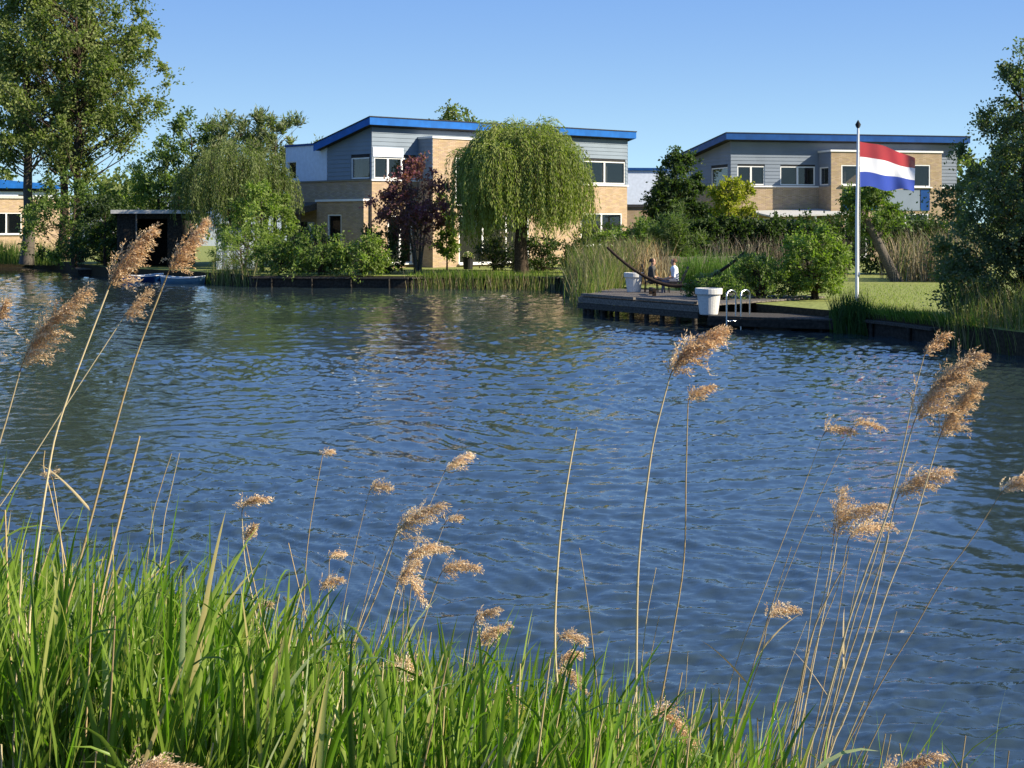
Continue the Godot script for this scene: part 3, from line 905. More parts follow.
func stalks() -> void:
	var r := RandomNumberGenerator.new()
	r.seed = 99
	for s in STALKS:
		var D: float = s[0]
		var xy: Array = s[1]
		var pts := []
		var n := xy.size() / 2
		for i in n:
			pts.append(P(xy[i * 2], xy[i * 2 + 1], -D))
		# down to the ground
		var last: Vector3 = pts[n - 1]
		var dn: Vector3 = (last - pts[n - 2]).normalized()
		dn = (dn + Vector3(0, -0.6, 0)).normalized()
		var drop := maxf(0.2, last.y - bank_y(last.x, -D) + 0.05)
		pts.append(last + Vector3(dn.x / -dn.y * drop * 0.55, -drop, 0))
		# lean a little in depth and wander
		var foot: Vector3 = pts[pts.size() - 1]
		var dz := r.randf_range(-0.04, 0.04)
		for i in pts.size():
			pts[i].z += dz * (pts[i].y - foot.y) / maxf(0.3, pts[0].y - foot.y)
		var rz: float = pts[0].z
		pts.reverse()
		# smooth
		var fine := []
		var m := pts.size()
		for i in m - 1:
			for k in 4:
				fine.append((pts[i] as Vector3).cubic_interpolate(pts[i + 1], pts[maxi(i - 1, 0)], pts[mini(i + 2, m - 1)], k / 4.0))
		fine.append(pts[m - 1])
		var rad := []
		var rr: float = 0.0037 * s[4]
		for i in fine.size():
			rad.append(rr * lerpf(1.15, 0.55, float(i) / (fine.size() - 1)))
		var t := thing("dry_reed", s[6], "reed", foot, 0.0, "dry reeds standing on the near bank")
		var off := foot
		var mb := MB.new()
		var loc := []
		for q in fine:
			loc.append(q - off)
		var sc := pick([lin(0.46, 0.36, 0.19), lin(0.40, 0.30, 0.15), lin(0.52, 0.43, 0.25)], r)
		mb.tube(loc, rad, 6, sc)
		# nodes
		for i in range(3, loc.size() - 1, 4):
			var a: Vector3 = loc[i]
			var dd: Vector3 = (loc[i + 1] - a).normalized()
			mb.tube([a - dd * 0.006, a, a + dd * 0.006], [rad[i] * 1.02, rad[i] * 1.3, rad[i] * 1.02], 6, sc * 0.75, false)
		part(mb, "stem", M.dry, t)
		if s[2].size() > 0:
			var pm := MB.new()
			var b: Vector3 = loc[loc.size() - 1]
			var tip: Vector3 = b.lerp(P(s[2][0], s[2][1], rz + r.randf_range(-0.04, 0.04)) - off, 0.86)
			var from: Vector3 = (b - loc[loc.size() - 4]).normalized()
			plume(pm, r, b, tip, from, s[3], s[5])
			part(pm, "plume", M.plume, t)
		if r.randf() < 0.3 and s[4] > 0.55:
			var lm := MB.new()
			var i := int(loc.size() * r.randf_range(0.35, 0.6))
			lm.blade(loc[i], Vector3(r.randf_range(-0.6, 0.9), 0.7, r.randfn(0, 0.3)), Vector3(0.4, -2.6, 0), r.randf_range(0.1, 0.26), 0.009, 7, lin(0.5, 0.4, 0.22), 0.4, r.randf() * TAU)
			part(lm, "leaf", M.dry, t)

# ---------- water ----------
func water() -> void:
	var cols := PackedFloat32Array()
	for s in [-9.0, -4.0, -2.0, -1.2, -0.85, -0.65]:
		cols.push_back(s)
	for i in 521:
		cols.push_back(lerpf(-0.52, 0.52, i / 520.0))
	for s in [0.65, 0.85, 1.2, 2.0, 4.0, 9.0]:
		cols.push_back(s)
	var rows := PackedFloat32Array()
	var d := 3.0
	while d < 98.0:
		rows.push_back(d)
		d *= 1.0052
	var n1 := FastNoiseLite.new()
	n1.noise_type = FastNoiseLite.TYPE_SIMPLEX_SMOOTH
	n1.fractal_type = FastNoiseLite.FRACTAL_NONE
	n1.frequency = 1.0
	n1.seed = 3
	var nc := cols.size()
	var nr := rows.size()
	var ht := PackedFloat32Array()
	ht.resize(nc * nr)
	var v := PackedVector3Array()
	v.resize(nc * nr)
	for j in nr:
		var z := rows[j]
		for i in nc:
			var x := cols[i] * z
			var warp := n1.get_noise_2d(x * 0.13 + 7.0, z * 0.13)
			var gust := 0.75 + 0.6 * n1.get_noise_2d(x * 0.05 - 31.0, z * 0.09 + 5.0)
			# crests run across the view, a little aslant
			var zz := z + 0.16 * x + warp * 1.6
			var a := n1.get_noise_2d(x * 0.8, zz * 1.7)
			var b := 1.0 - absf(n1.get_noise_2d(x * 1.6 + 40.0, zz * 3.5 + 9.0)) * 1.7
			var c := n1.get_noise_2d(x * 3.4 - 0.6 * z, zz * 6.6 + 3.0)
			var e := 1.0 - absf(n1.get_noise_2d(x * 5.2 + 1.1 * z, zz * 10.5 - 3.0)) * 1.7
			var y := (0.021 * a + 0.0175 * b + 0.0105 * c + 0.0064 * e) * gust
			v[j * nc + i] = Vector3(x, y - 0.02, -z)
	var nn := PackedVector3Array()
	nn.resize(nc * nr)
	for j in nr:
		for i in nc:
			var a := v[j * nc + mini(i + 1, nc - 1)] - v[j * nc + maxi(i - 1, 0)]
			var b := v[mini(j + 1, nr - 1) * nc + i] - v[maxi(j - 1, 0) * nc + i]
			nn[j * nc + i] = a.cross(b).normalized()
	var ix := PackedInt32Array()
	ix.resize((nc - 1) * (nr - 1) * 6)
	var k := 0
	for j in nr - 1:
		for i in nc - 1:
			var p := j * nc + i
			ix[k] = p; ix[k + 1] = p + nc; ix[k + 2] = p + nc + 1
			ix[k + 3] = p; ix[k + 4] = p + nc + 1; ix[k + 5] = p + 1
			k += 6
	var arr := []
	arr.resize(Mesh.ARRAY_MAX)
	arr[Mesh.ARRAY_VERTEX] = v
	arr[Mesh.ARRAY_NORMAL] = nn
	arr[Mesh.ARRAY_INDEX] = ix
	var am := ArrayMesh.new()
	am.add_surface_from_arrays(Mesh.PRIMITIVE_TRIANGLES, arr)
	am.surface_set_material(0, M.water)
	var o := MeshInstance3D.new()
	o.name = "lake_water"
	o.mesh = am
	add_child(o)
	tag(o, "", "", "", "structure")

# ---------- far land ----------
const SHORE := [[-400, 80], [-60, 84], [-27, 84.5], [-23.5, 79], [-19, 70], [-13, 63], [-10.2, 59], [-4, 58.2], [-2.6, 59.5], [1.8, 57], [2.3, 51], [4.2, 47.6], [6.4, 42.4], [6.3, 38.6], [7.6, 35.6], [8.5, 33.4], [9.0, 31.6], [9.5, 29.4], [10.3, 26.4], [13, 22], [22, 17], [60, 10], [400, 0]]

func far_land() -> void:
	var poly := PackedVector2Array()
	for s in SHORE:
		poly.push_back(Vector2(s[0], -s[1]))
	poly.push_back(Vector2(3000, -5)); poly.push_back(Vector2(3000, -3500)); poly.push_back(Vector2(-3000, -3500)); poly.push_back(Vector2(-3000, -80))
	var id := Geometry2D.triangulate_polygon(poly)
	var mb := MB.new()
	for k in range(0, id.size(), 3):
		var a := P(poly[id[k]].x, 0.45, poly[id[k]].y)
		var b := P(poly[id[k + 1]].x, 0.45, poly[id[k + 1]].y)
		var c := P(poly[id[k + 2]].x, 0.45, poly[id[k + 2]].y)
		if (c - a).cross(b - a).y < 0.0:
			mb.tri(a, c, b)
		else:
			mb.tri(a, b, c)
	top(mb, "ground", M.lawn, "", "", "", "structure")
	var sk := MB.new()
	for i in SHORE.size() - 1:
		var a := P(SHORE[i][0], 0.446, -SHORE[i][1])
		var b := P(SHORE[i + 1][0], 0.446, -SHORE[i + 1][1])
		var dn := Vector3(0, -1.8, 0)
		sk.quad(a + dn, a, b, b + dn)
	top(sk, "bank_face", M.soil, "", "", "", "structure")

# timber edging along the shore: boards and posts
func edging(label: String, pts: Array, hgt: float) -> void:
	var t := thing("timber_edging", label, "bank edging", P(pts[0][0], 0, -pts[0][1]))
	var o := t.position
	for i in pts.size() - 1:
		var a := P(pts[i][0], 0, -pts[i][1]) - o
		var b := P(pts[i + 1][0], 0, -pts[i + 1][1]) - o
		var u := (b - a).normalized()
		var nrm := Vector3(-u.z, 0, u.x)
		var bs := Basis(u, Vector3.UP, nrm)
		var l := a.distance_to(b)
		var bm := MB.new()
		bm.obox(a.lerp(b, 0.5) + Vector3(0, hgt * 0.5 - 0.3, 0) + nrm * 0.08, Vector3(l - 0.006, hgt + 0.6, 0.08), bs)
		part(bm, "board", M.plank_dark, t)
		var cm := MB.new()
		cm.obox(a.lerp(b, 0.5) + Vector3(0, hgt + 0.034, 0) + nrm * 0.1, Vector3(l - 0.004, 0.06, 0.2), bs)
		part(cm, "cap_rail", M.old_wood, t)
		var n := maxi(1, int(l / 1.1))
		for k in n:
			var pm := MB.new()
			var c := a.lerp(b, (k + 0.5) / n) + nrm * 0.17
			pm.tube([c + Vector3(0, -1.0, 0), c + Vector3(0, hgt + 0.02, 0)], [0.05, 0.05], 6)
			part(pm, "post", M.plank_dark, t)

# ---------- garden things ----------
func lathe(mb: MB, prf: Array, sides: int, col := Color.WHITE) -> void:
	for i in prf.size() - 1:
		var a: Vector2 = prf[i]
		var b: Vector2 = prf[i + 1]
		for k in sides:
			var g := TAU * k / sides
			var h := TAU * (k + 1) / sides
			mb.quad(P(a.x * cos(h), a.y, a.x * sin(h)), P(b.x * cos(h), b.y, b.x * sin(h)), P(b.x * cos(g), b.y, b.x * sin(g)), P(a.x * cos(g), a.y, a.x * sin(g)), col)

func pot(label: String, at: Vector3, s: float) -> void:
	var t := thing("plant_pot", label, "plant pot", at, 0.3, "white plant pots on the deck")
	var mb := MB.new()
	lathe(mb, [Vector2(0.0, 0.0), Vector2(0.205 * s, 0.0), Vector2(0.215 * s, 0.02 * s), Vector2(0.275 * s, 0.47 * s)], 28)
	part(mb, "body", M.pot, t)
	var rm := MB.new()
	lathe(rm, [Vector2(0.27 * s, 0.465 * s), Vector2(0.308 * s, 0.47 * s), Vector2(0.316 * s, 0.485 * s), Vector2(0.32 * s, 0.60 * s), Vector2(0.31 * s, 0.615 * s), Vector2(0.275 * s, 0.615 * s), Vector2(0.265 * s, 0.5 * s)], 28)
	part(rm, "rim", M.pot, t)
	var sm := MB.new()
	lathe(sm, [Vector2(0.268 * s, 0.56 * s), Vector2(0.15 * s, 0.585 * s), Vector2(0.0, 0.58 * s)], 20)
	part(sm, "soil", M.soil, t)

func deck() -> void:
	var t := thing("wooden_deck", "weathered grey wooden deck on posts over the water with white pots and hammock", "deck", P(1.886, 0, -41.6))
	var o := t.position
	var A := P(1.886, 0, -41.6) - o
	var B := P(4.66, 0, -37.0) - o
	var C := P(8.6, 0, -41.2) - o
	var E := P(3.1, 0, -46.2) - o
	var n := 26
	for i in n:
		var a := A.lerp(E, (i + 0.03) / n)
		var b := B.lerp(C, (i + 0.03) / n)
		var c := B.lerp(C, (i + 0.96) / n)
		var d := A.lerp(E, (i + 0.96) / n)
		var y := 0.462 + 0.004 * (i % 3)
		var up := Vector3(0, 0.04, 0)
		var mb := MB.new()
		a.y = y; b.y = y; c.y = y; d.y = y
		mb.hexa([a, b, c, d, a + up, b + up, c + up, d + up])
		part(mb, "plank", M.wood, t)
	var u := (B - A).normalized()
	var nrm := Vector3(-u.z, 0, u.x)
	var bs := Basis(u, Vector3.UP, nrm)
	var l := A.distance_to(B)
	for k in 2:
		var mb := MB.new()
		mb.obox(A.lerp(B, 0.5) + nrm * (0.045 + 0.02 * k) + Vector3(0, 0.40 - 0.16 * k, 0), Vector3(l - 0.02, 0.15, 0.05), bs)
		part(mb, "fascia_board", M.wood if k == 0 else M.old_wood, t)
	# rail standing on the front edge, as two lengths
	for k in 2:
		var mb := MB.new()
		mb.obox(A.lerp(B, 0.26 + 0.48 * k) + nrm * 0.02 + Vector3(0, 0.548 , 0), Vector3(l * 0.46, 0.07, 0.12), bs)
		part(mb, "edge_rail", M.wood, t)
	for k in 8:
		var c := A.lerp(B, (k + 0.4) / 8.0) - nrm * 0.12
		var mb := MB.new()
		mb.tube([c + Vector3(0, -1.2, 0), c + Vector3(0, 0.46, 0)], [0.07, 0.07], 8)
		part(mb, "post", M.old_wood, t)
	for k in 5:
		var c := A.lerp(E, (k + 0.3) / 5.0) + u * 0.15
		var mb := MB.new()
		mb.tube([c + Vector3(0, -1.2, 0), c + Vector3(0, 0.46, 0)], [0.07, 0.07], 8)
		part(mb, "post", M.old_wood, t)
	# lower step
	var t2 := thing("landing_stage", "low dark wooden landing stage with swim ladder beside the deck", "landing stage", P(4.75, 0, -36.35))
	var q := t2.position
	var a2 := P(4.75, 0, -36.35) - q
	var b2 := P(8.25, 0, -34.5) - q
	var c2 := P(8.75, 0, -36.1) - q
	var d2 := P(5.25, 0, -38.0) - q
	for i in 9:
		var up := Vector3(0, 0.04, 0)
		var pa := a2.lerp(d2, (i + 0.04) / 9.0) + Vector3(0, 0.24, 0)
		var pb := b2.lerp(c2, (i + 0.04) / 9.0) + Vector3(0, 0.24, 0)
		var pc := b2.lerp(c2, (i + 0.95) / 9.0) + Vector3(0, 0.24, 0)
		var pd := a2.lerp(d2, (i + 0.95) / 9.0) + Vector3(0, 0.24, 0)
		var mb := MB.new()
		mb.hexa([pa, pb, pc, pd, pa + up, pb + up, pc + up, pd + up])
		part(mb, "plank", M.old_wood, t2)
	var u2 := (b2 - a2).normalized()
	var n2 := Vector3(-u2.z, 0, u2.x)
	var fb := MB.new()
	fb.obox(a2.lerp(b2, 0.5) + n2 * 0.03 + Vector3(0, 0.14, 0), Vector3(a2.distance_to(b2), 0.18, 0.05), Basis(u2, Vector3.UP, n2))
	part(fb, "fascia_board", M.plank_dark, t2)
	for k in 5:
		var c := a2.lerp(b2, (k + 0.5) / 5.0) - n2 * 0.1
		var mb := MB.new()
		mb.tube([c + Vector3(0, -1.2, 0), c + Vector3(0, 0.24, 0)], [0.06, 0.06], 8)
		part(mb, "post", M.plank_dark, t2)
	# ladder
	var lt := thing("swim_ladder", "stainless steel swim ladder with two hooped handrails at the landing stage", "ladder", P(5.18, 0.28, -36.05))
	for k in 2:
		var pts := []
		var x := -0.05 + 0.37 * k
		var zoff := -0.2 * k + 0.06
		pts.append(P(x, -1.0, zoff + 0.16)); pts.append(P(x, 0.5, zoff + 0.16))
		for i in 9:
			var g := PI * i / 8.0
			pts.append(P(x + 0.13 - 0.13 * cos(g), 0.5 + 0.13 * sin(g), zoff + 0.16 - 0.30 * i / 8.0))
		pts.append(P(x + 0.26, 0.005, zoff - 0.14))
		var rad := []
		for i in pts.size(): rad.append(0.021)
		var mb := MB.new()
		mb.tube(pts, rad, 10)
		part(mb, "handrail", M.steel, lt)
	for k in 3:
		var mb := MB.new()
		var y := -0.1 - 0.28 * k
		mb.tube([P(-0.05, y, 0.22), P(0.32, y, 0.02)], [0.018, 0.018], 8)
		part(mb, "rung", M.steel, lt)

func hammock() -> void:
	var t := thing("hammock_stand", "curved dark wooden hammock stand with upswept ends on the deck", "hammock", P(4.55, 0.506, -41.8))
	var pts := []
	var rad := []
	for i in 25:
		var s := i / 24.0 * 2.0 - 1.0
		pts.append(P(s * 1.87, 0.26 + 1.08 * pow(absf(s), 1.75) - (0.12 if s > 0.0 else 0.0) * s, s * 0.5))
		rad.append(0.055 - 0.014 * absf(s))
	var mb := MB.new()
	mb.tube(pts, rad, 8)
	part(mb, "arc_beam", M.dark_wood, t)
	for k in [-1.0, 1.0]:
		var fm := MB.new()
		fm.obox(P(k * 0.62, 0.16, k * 0.17), Vector3(0.09, 0.08, 1.2), Basis.IDENTITY)
		for e in [-1.0, 1.0]:
			fm.obox(P(k * 0.62, 0.06, k * 0.17 + e * 0.52), Vector3(0.1, 0.125, 0.1), Basis.IDENTITY)
		part(fm, "cross_foot", M.dark_wood, t)

func chair(label: String, at: Vector3, turn: float, m: Material, back_lean: float) -> void:
	var t := thing("garden_chair", label, "chair", at, turn, "chairs on the deck")
	t.scale = Vector3.ONE * 0.86
	var mb := MB.new()
	mb.obox(P(0, 0.36, 0), Vector3(0.46, 0.04, 0.44), Basis.IDENTITY)
	part(mb, "seat", m, t)
	for x in [-0.2, 0.2]:
		for z in [-0.19, 0.19]:
			var lm := MB.new()
			lm.tube([P(x * 1.12, 0.0, z * 1.12), P(x, 0.345, z)], [0.016, 0.018], 6)
			part(lm, "leg", m, t)
	var bb := Basis(Vector3.RIGHT, back_lean)
	for i in 4:
		var sm := MB.new()
		sm.obox(P(0, 0.37, -0.2) + bb * Vector3(0, 0.12 + 0.13 * i, 0), Vector3(0.44, 0.075, 0.022), bb)
		part(sm, "back_slat", m, t)
	for x in [-0.22, 0.22]:
		var um := MB.new()
		um.tube([P(x, 0.34, -0.2), P(x, 0.37, -0.2) + bb * Vector3(0, 0.58, 0)], [0.016, 0.014], 6)
		part(um, "upright", m, t)

func flag() -> void:
	var base := P(9.06, 0.45, -39.4)
	var t := thing("flagpole", "tall white flagpole with dark finial standing on the lawn", "flagpole", base)
	var mb := MB.new()
	mb.tube([P(0, -0.3, 0), P(0, 2.3, 0), P(0.03, 4.56, 0)], [0.05, 0.043, 0.03], 14)
	part(mb, "pole", M.pole, t)
	var fm := MB.new()
	fm.tube([P(0.03, 4.555, 0), P(0.03, 4.6, 0), P(0.03, 4.66, 0), P(0.03, 4.71, 0), P(0.03, 4.78, 0)], [0.02, 0.055, 0.075, 0.045, 0.006], 12)
	part(fm, "finial", M.dark, t)
	var cm := MB.new()
	cm.tube([P(0.06, 0.75, 0.01), P(0.075, 2.5, 0.015), P(0.062, 4.5, 0.01)], [0.006, 0.006, 0.006], 5)
	part(cm, "cord", M.white, t)
	var km := MB.new()
	km.tube([P(0.05, 0.65, 0.02), P(0.06, 0.72, 0.04), P(0.05, 0.8, 0.02)], [0.014, 0.02, 0.014], 6)
	part(km, "cleat", M.steel, t)
	var g := thing("flag", "waving tricolour flag of red, white and blue bands on the flagpole", "flag", base + P(0.075, 3.02, 0))
	var nx := 30
	var pt := func(s: float, q: float) -> Vector3:
		# s along the fly, q 0 bottom .. 1 top
		var ytop := 1.19 - 0.43 * s + 0.08 * sin(s * 3.1)
		var ybot := 0.0 - 0.1 * s + 0.035 * sin(s * 9.0)
		var wav := 0.10 * s * sin(s * 8.5 - q * 2.2) + 0.03 * s * sin(s * 17.0 + q * 3.0) - 0.55 * s
		var yy := lerpf(ybot, ytop, q) + 0.03 * s * sin(s * 11.0 + q * 4.0)
		return P(s * 1.56 + 0.03 * q * s, yy, wav)
	var names := ["blue_band", "white_band", "red_band"]
	var mats := [M.flag_blue, M.flag_white, M.red]
	for b in 3:
		var v := MB.new()
		var ny := 6
		for j in ny + 1:
			for i in nx + 1:
				var s := float(i) / nx
				var q := (b + float(j) / ny) / 3.0
				var p: Vector3 = pt.call(s, q)
				var dx: Vector3 = pt.call(s + 0.01, q) - p
				var dy: Vector3 = pt.call(s, q + 0.01) - p
				v.v.push_back(p); v.n.push_back(dx.cross(dy).normalized()); v.c.push_back(Color.WHITE)
		for j in ny:
			for i in nx:
				var p := j * (nx + 1) + i
				v.ix.append_array(PackedInt32Array([p, p + nx + 1, p + nx + 2, p, p + nx + 2, p + 1]))
		part(v, names[b], mats[b], g)

# seated figure: smooth union of tapered capsules meshed as surface nets, then fingers
func seated_person(label: String, at: Vector3, turn: float, shirt: Color, trousers: Color, hair: Color, mirror: float) -> void:
	var skin := lin(0.42, 0.25, 0.17)
	var t := thing("person", label, "person", at, turn)
	t.scale = Vector3.ONE * 0.86
	# seat at 0.38; hips at 0.46
	var bones := [
		[P(0, 0.47, 0), P(0, 0.66, 0.0), 0.125, 0.12, shirt], [P(0, 0.66, 0.0), P(0, 0.86, 0.03), 0.12, 0.13, shirt],
		[P(-0.13, 0.88, 0.03), P(0.13, 0.88, 0.03), 0.075, 0.075, shirt],
		[P(0, 0.9, 0.03), P(0, 1.0, 0.05), 0.05, 0.048, skin],
		[P(0, 1.06, 0.06), P(0, 1.14, 0.055), 0.072, 0.085, skin], [P(0, 1.05, 0.12), P(0, 1.07, 0.15), 0.03, 0.013, skin]]
	for s in [-1.0, 1.0]:
		bones.append([P(0.09 * s, 0.46, 0), P(0.11 * s, 0.45, 0.40), 0.09, 0.065, trousers])
		bones.append([P(0.11 * s, 0.45, 0.40), P(0.11 * s, 0.09, 0.40 + 0.04 * s), 0.06, 0.042, trousers])
		bones.append([P(0.11 * s, 0.045, 0.39 + 0.04 * s), P(0.12 * s, 0.035, 0.54 + 0.04 * s), 0.042, 0.032, lin(0.05, 0.04, 0.04)])
		bones.append([P(0.19 * s, 0.87, 0.03), P(0.24 * s, 0.62, 0.06), 0.05, 0.042, shirt])
		bones.append([P(0.24 * s, 0.62, 0.06), P(0.15 * s, 0.55, 0.29), 0.038, 0.028, skin])
		bones.append([P(0.15 * s, 0.55, 0.29), P(0.14 * s, 0.535, 0.35), 0.03, 0.032, skin])
	var lo := P(-0.34, 0.0, -0.2)
	var cell := 0.026
	var nx := 27
	var ny := 49
	var nz := 31
	var g := PackedFloat32Array()
	g.resize(nx * ny * nz)
	g.fill(1.0)
	for b in bones:
		var a: Vector3 = b[0]
		var e: Vector3 = b[1]
		var ra: float = b[2]
		var rb: float = b[3]
		var ab := e - a
		var l2 := ab.length_squared()
		var pad := maxf(ra, rb) + 0.07
		var mn := (a.min(e) - Vector3.ONE * pad - lo) / cell
		var mx := (a.max(e) + Vector3.ONE * pad - lo) / cell
		for k in range(maxi(0, int(mn.z)), mini(nz, int(mx.z) + 2)):
			for j in range(maxi(0, int(mn.y)), mini(ny, int(mx.y) + 2)):
				for i in range(maxi(0, int(mn.x)), mini(nx, int(mx.x) + 2)):
					var p := lo + P(i, j, k) * cell
					var h := clampf((p - a).dot(ab) / l2, 0, 1)
					var d := p.distance_to(a + ab * h) - lerpf(ra, rb, h)
					var q := (k * ny + j) * nx + i
					var w := g[q]
					var sm := 0.035
					var hh := clampf(0.5 + 0.5 * (w - d) / sm, 0, 1)
					g[q] = lerpf(w, d, hh) - sm * hh * (1.0 - hh)
	var vid := {}
	var mb := MB.new()
	for k in nz - 1:
		for j in ny - 1:
			for i in nx - 1:
				var sum := Vector3.ZERO
				var cnt := 0
				var val := PackedFloat32Array()
				for c in 8:
					val.push_back(g[((k + (c >> 2)) * ny + j + ((c >> 1) & 1)) * nx + i + (c & 1)])
				for e in [[0, 1], [2, 3], [4, 5], [6, 7], [0, 2], [1, 3], [4, 6], [5, 7], [0, 4], [1, 5], [2, 6], [3, 7]]:
					var va := val[e[0]]
					var vb := val[e[1]]
					if (va < 0.0) != (vb < 0.0):
						var f := va / (va - vb)
						var pa := P(e[0] & 1, (e[0] >> 1) & 1, e[0] >> 2)
						var pb := P(e[1] & 1, (e[1] >> 1) & 1, e[1] >> 2)
						sum += pa.lerp(pb, f)
						cnt += 1
				if cnt > 0:
					var p := lo + (P(i, j, k) + sum / cnt) * cell
					vid[(k * ny + j) * nx + i] = mb.v.size()
					var nr := Vector3(val[1] - val[0] + val[3] - val[2] + val[5] - val[4] + val[7] - val[6], val[2] - val[0] + val[3] - val[1] + val[6] - val[4] + val[7] - val[5], val[4] - val[0] + val[5] - val[1] + val[6] - val[2] + val[7] - val[3])
					var best := 9.0
					var col := skin
					for b in bones:
						var ab: Vector3 = b[1] - b[0]
						var h := clampf((p - b[0]).dot(ab) / ab.length_squared(), 0, 1)
						var d: float = p.distance_to(b[0] + ab * h) - lerpf(b[2], b[3], h)
						if d < best:
							best = d
							col = b[4]
					mb.v.push_back(p); mb.n.push_back(nr.normalized()); mb.c.push_back(col)
	for k in range(1, nz - 1):
		for j in range(1, ny - 1):
			for i in range(1, nx - 1):
				var q := (k * ny + j) * nx + i
				var va := g[q]
				for ax in 3:
					var st: int = [1, nx, nx * ny][ax]
					var vb := g[q + st]
					if (va < 0.0) == (vb < 0.0): continue
					var u: int = [nx, nx * ny, 1][ax]
					var w: int = [nx * ny, 1, nx][ax]
					var ids := [q, q - u, q - u - w, q - w]
					var okk := true
					for z in ids:
						if not vid.has(z): okk = false
					if not okk: continue
					var a: int = vid[ids[0]]
					var b: int = vid[ids[1]]
					var c: int = vid[ids[2]]
					var d: int = vid[ids[3]]
					if va < 0.0:
						mb.ix.append_array(PackedInt32Array([a, c, b, a, d, c]))
					else:
						mb.ix.append_array(PackedInt32Array([a, b, c, a, c, d]))
	for s in [-1.0, 1.0]:
		for f in 5:
			var x: float = 0.14 * s + (f - 2) * 0.014
			var l: float = [0.03, 0.045, 0.05, 0.046, 0.036][f]
			mb.tube([P(x, 0.54, 0.355), P(x, 0.54, 0.375 + l * 0.5), P(x, 0.52, 0.375 + l)], [0.009, 0.008, 0.007], 5, skin)
		mb.tube([P(0.085 * s, 1.09, 0.045), P(0.097 * s, 1.1, 0.035)], [0.022, 0.016], 6, skin)
	part(mb, "body", M.vc, t)
	var hm := MB.new()
	for i in 8:
		for j in 12:
			var f := func(a: float, b: float) -> Vector3:
				var th := a * 1.75
				var y := cos(th)
				var rr := sin(th)
				return P(0.098 * rr * sin(b), 1.125 + 0.105 * y, 0.04 + 0.102 * rr * cos(b) - 0.012)
			var b0 := TAU * j / 12.0
			var b1 := TAU * (j + 1) / 12.0
			if cos((b0 + b1) * 0.5) > 0.4 and i > 4: continue
			hm.quad(f.call(i / 8.0, b0), f.call((i + 1) / 8.0, b0), f.call((i + 1) / 8.0, b1), f.call(i / 8.0, b1), hair)
	part(hm, "hair", M.vc, t)

func _ready() -> void:
	# camera: eye 2.55 m above the lake, long lens, shifted down so that verticals stay upright
	var cam := Camera3D.new()
	cam.name = "camera"
	cam.projection = Camera3D.PROJECTION_FRUSTUM
	cam.near = 0.1
	cam.far = 6000.0
	cam.size = 0.1 * 768.0 / 1500.0
	cam.frustum_offset = Vector2(0, -0.1 * 162.0 / 1500.0)
	cam.position = P(0, 2.55, 0)
	add_child(cam)
	cam.current = true
	# sky
	var env := Environment.new()
	env.background_mode = Environment.BG_SKY
	var sky := Sky.new()
	var sm := ProceduralSkyMaterial.new()
	sm.sky_top_color = Color(0.29, 0.435, 0.66)
	sm.sky_horizon_color = Color(0.615, 0.74, 0.765)
	sm.sky_curve = 0.055
	sm.ground_bottom_color = Color(0.2, 0.22, 0.2)
	sm.ground_horizon_color = Color(0.6, 0.7, 0.75)
	sky.sky_material = sm
	env.sky = sky
	env.tonemap_mode = Environment.TONE_MAPPER_LINEAR
	env.tonemap_exposure = 2.1
	env.sdfgi_enabled = true
	env.ssao_enabled = true
	env.ssil_enabled = true
	var we := WorldEnvironment.new()
	we.name = "environment"
	we.environment = env
	add_child(we)
	# sun: from the right, 31 degrees high
	var sun := DirectionalLight3D.new()
	sun.name = "sun"
	var to_sun := P(0.95, 0.60, 0.24).normalized()
	sun.basis = Basis.looking_at(-to_sun, Vector3.UP)
	sun.light_energy = 1.6
	sun.light_color = Color(1.0, 0.95, 0.86)
	sun.light_angular_distance = 0.5
	sun.shadow_enabled = true
	add_child(sun)

	materials()
	far_land()
	water()
	near_bank()
	setting_buildings()
	far_plants()
	garden()
	green_reeds()
	stalks()

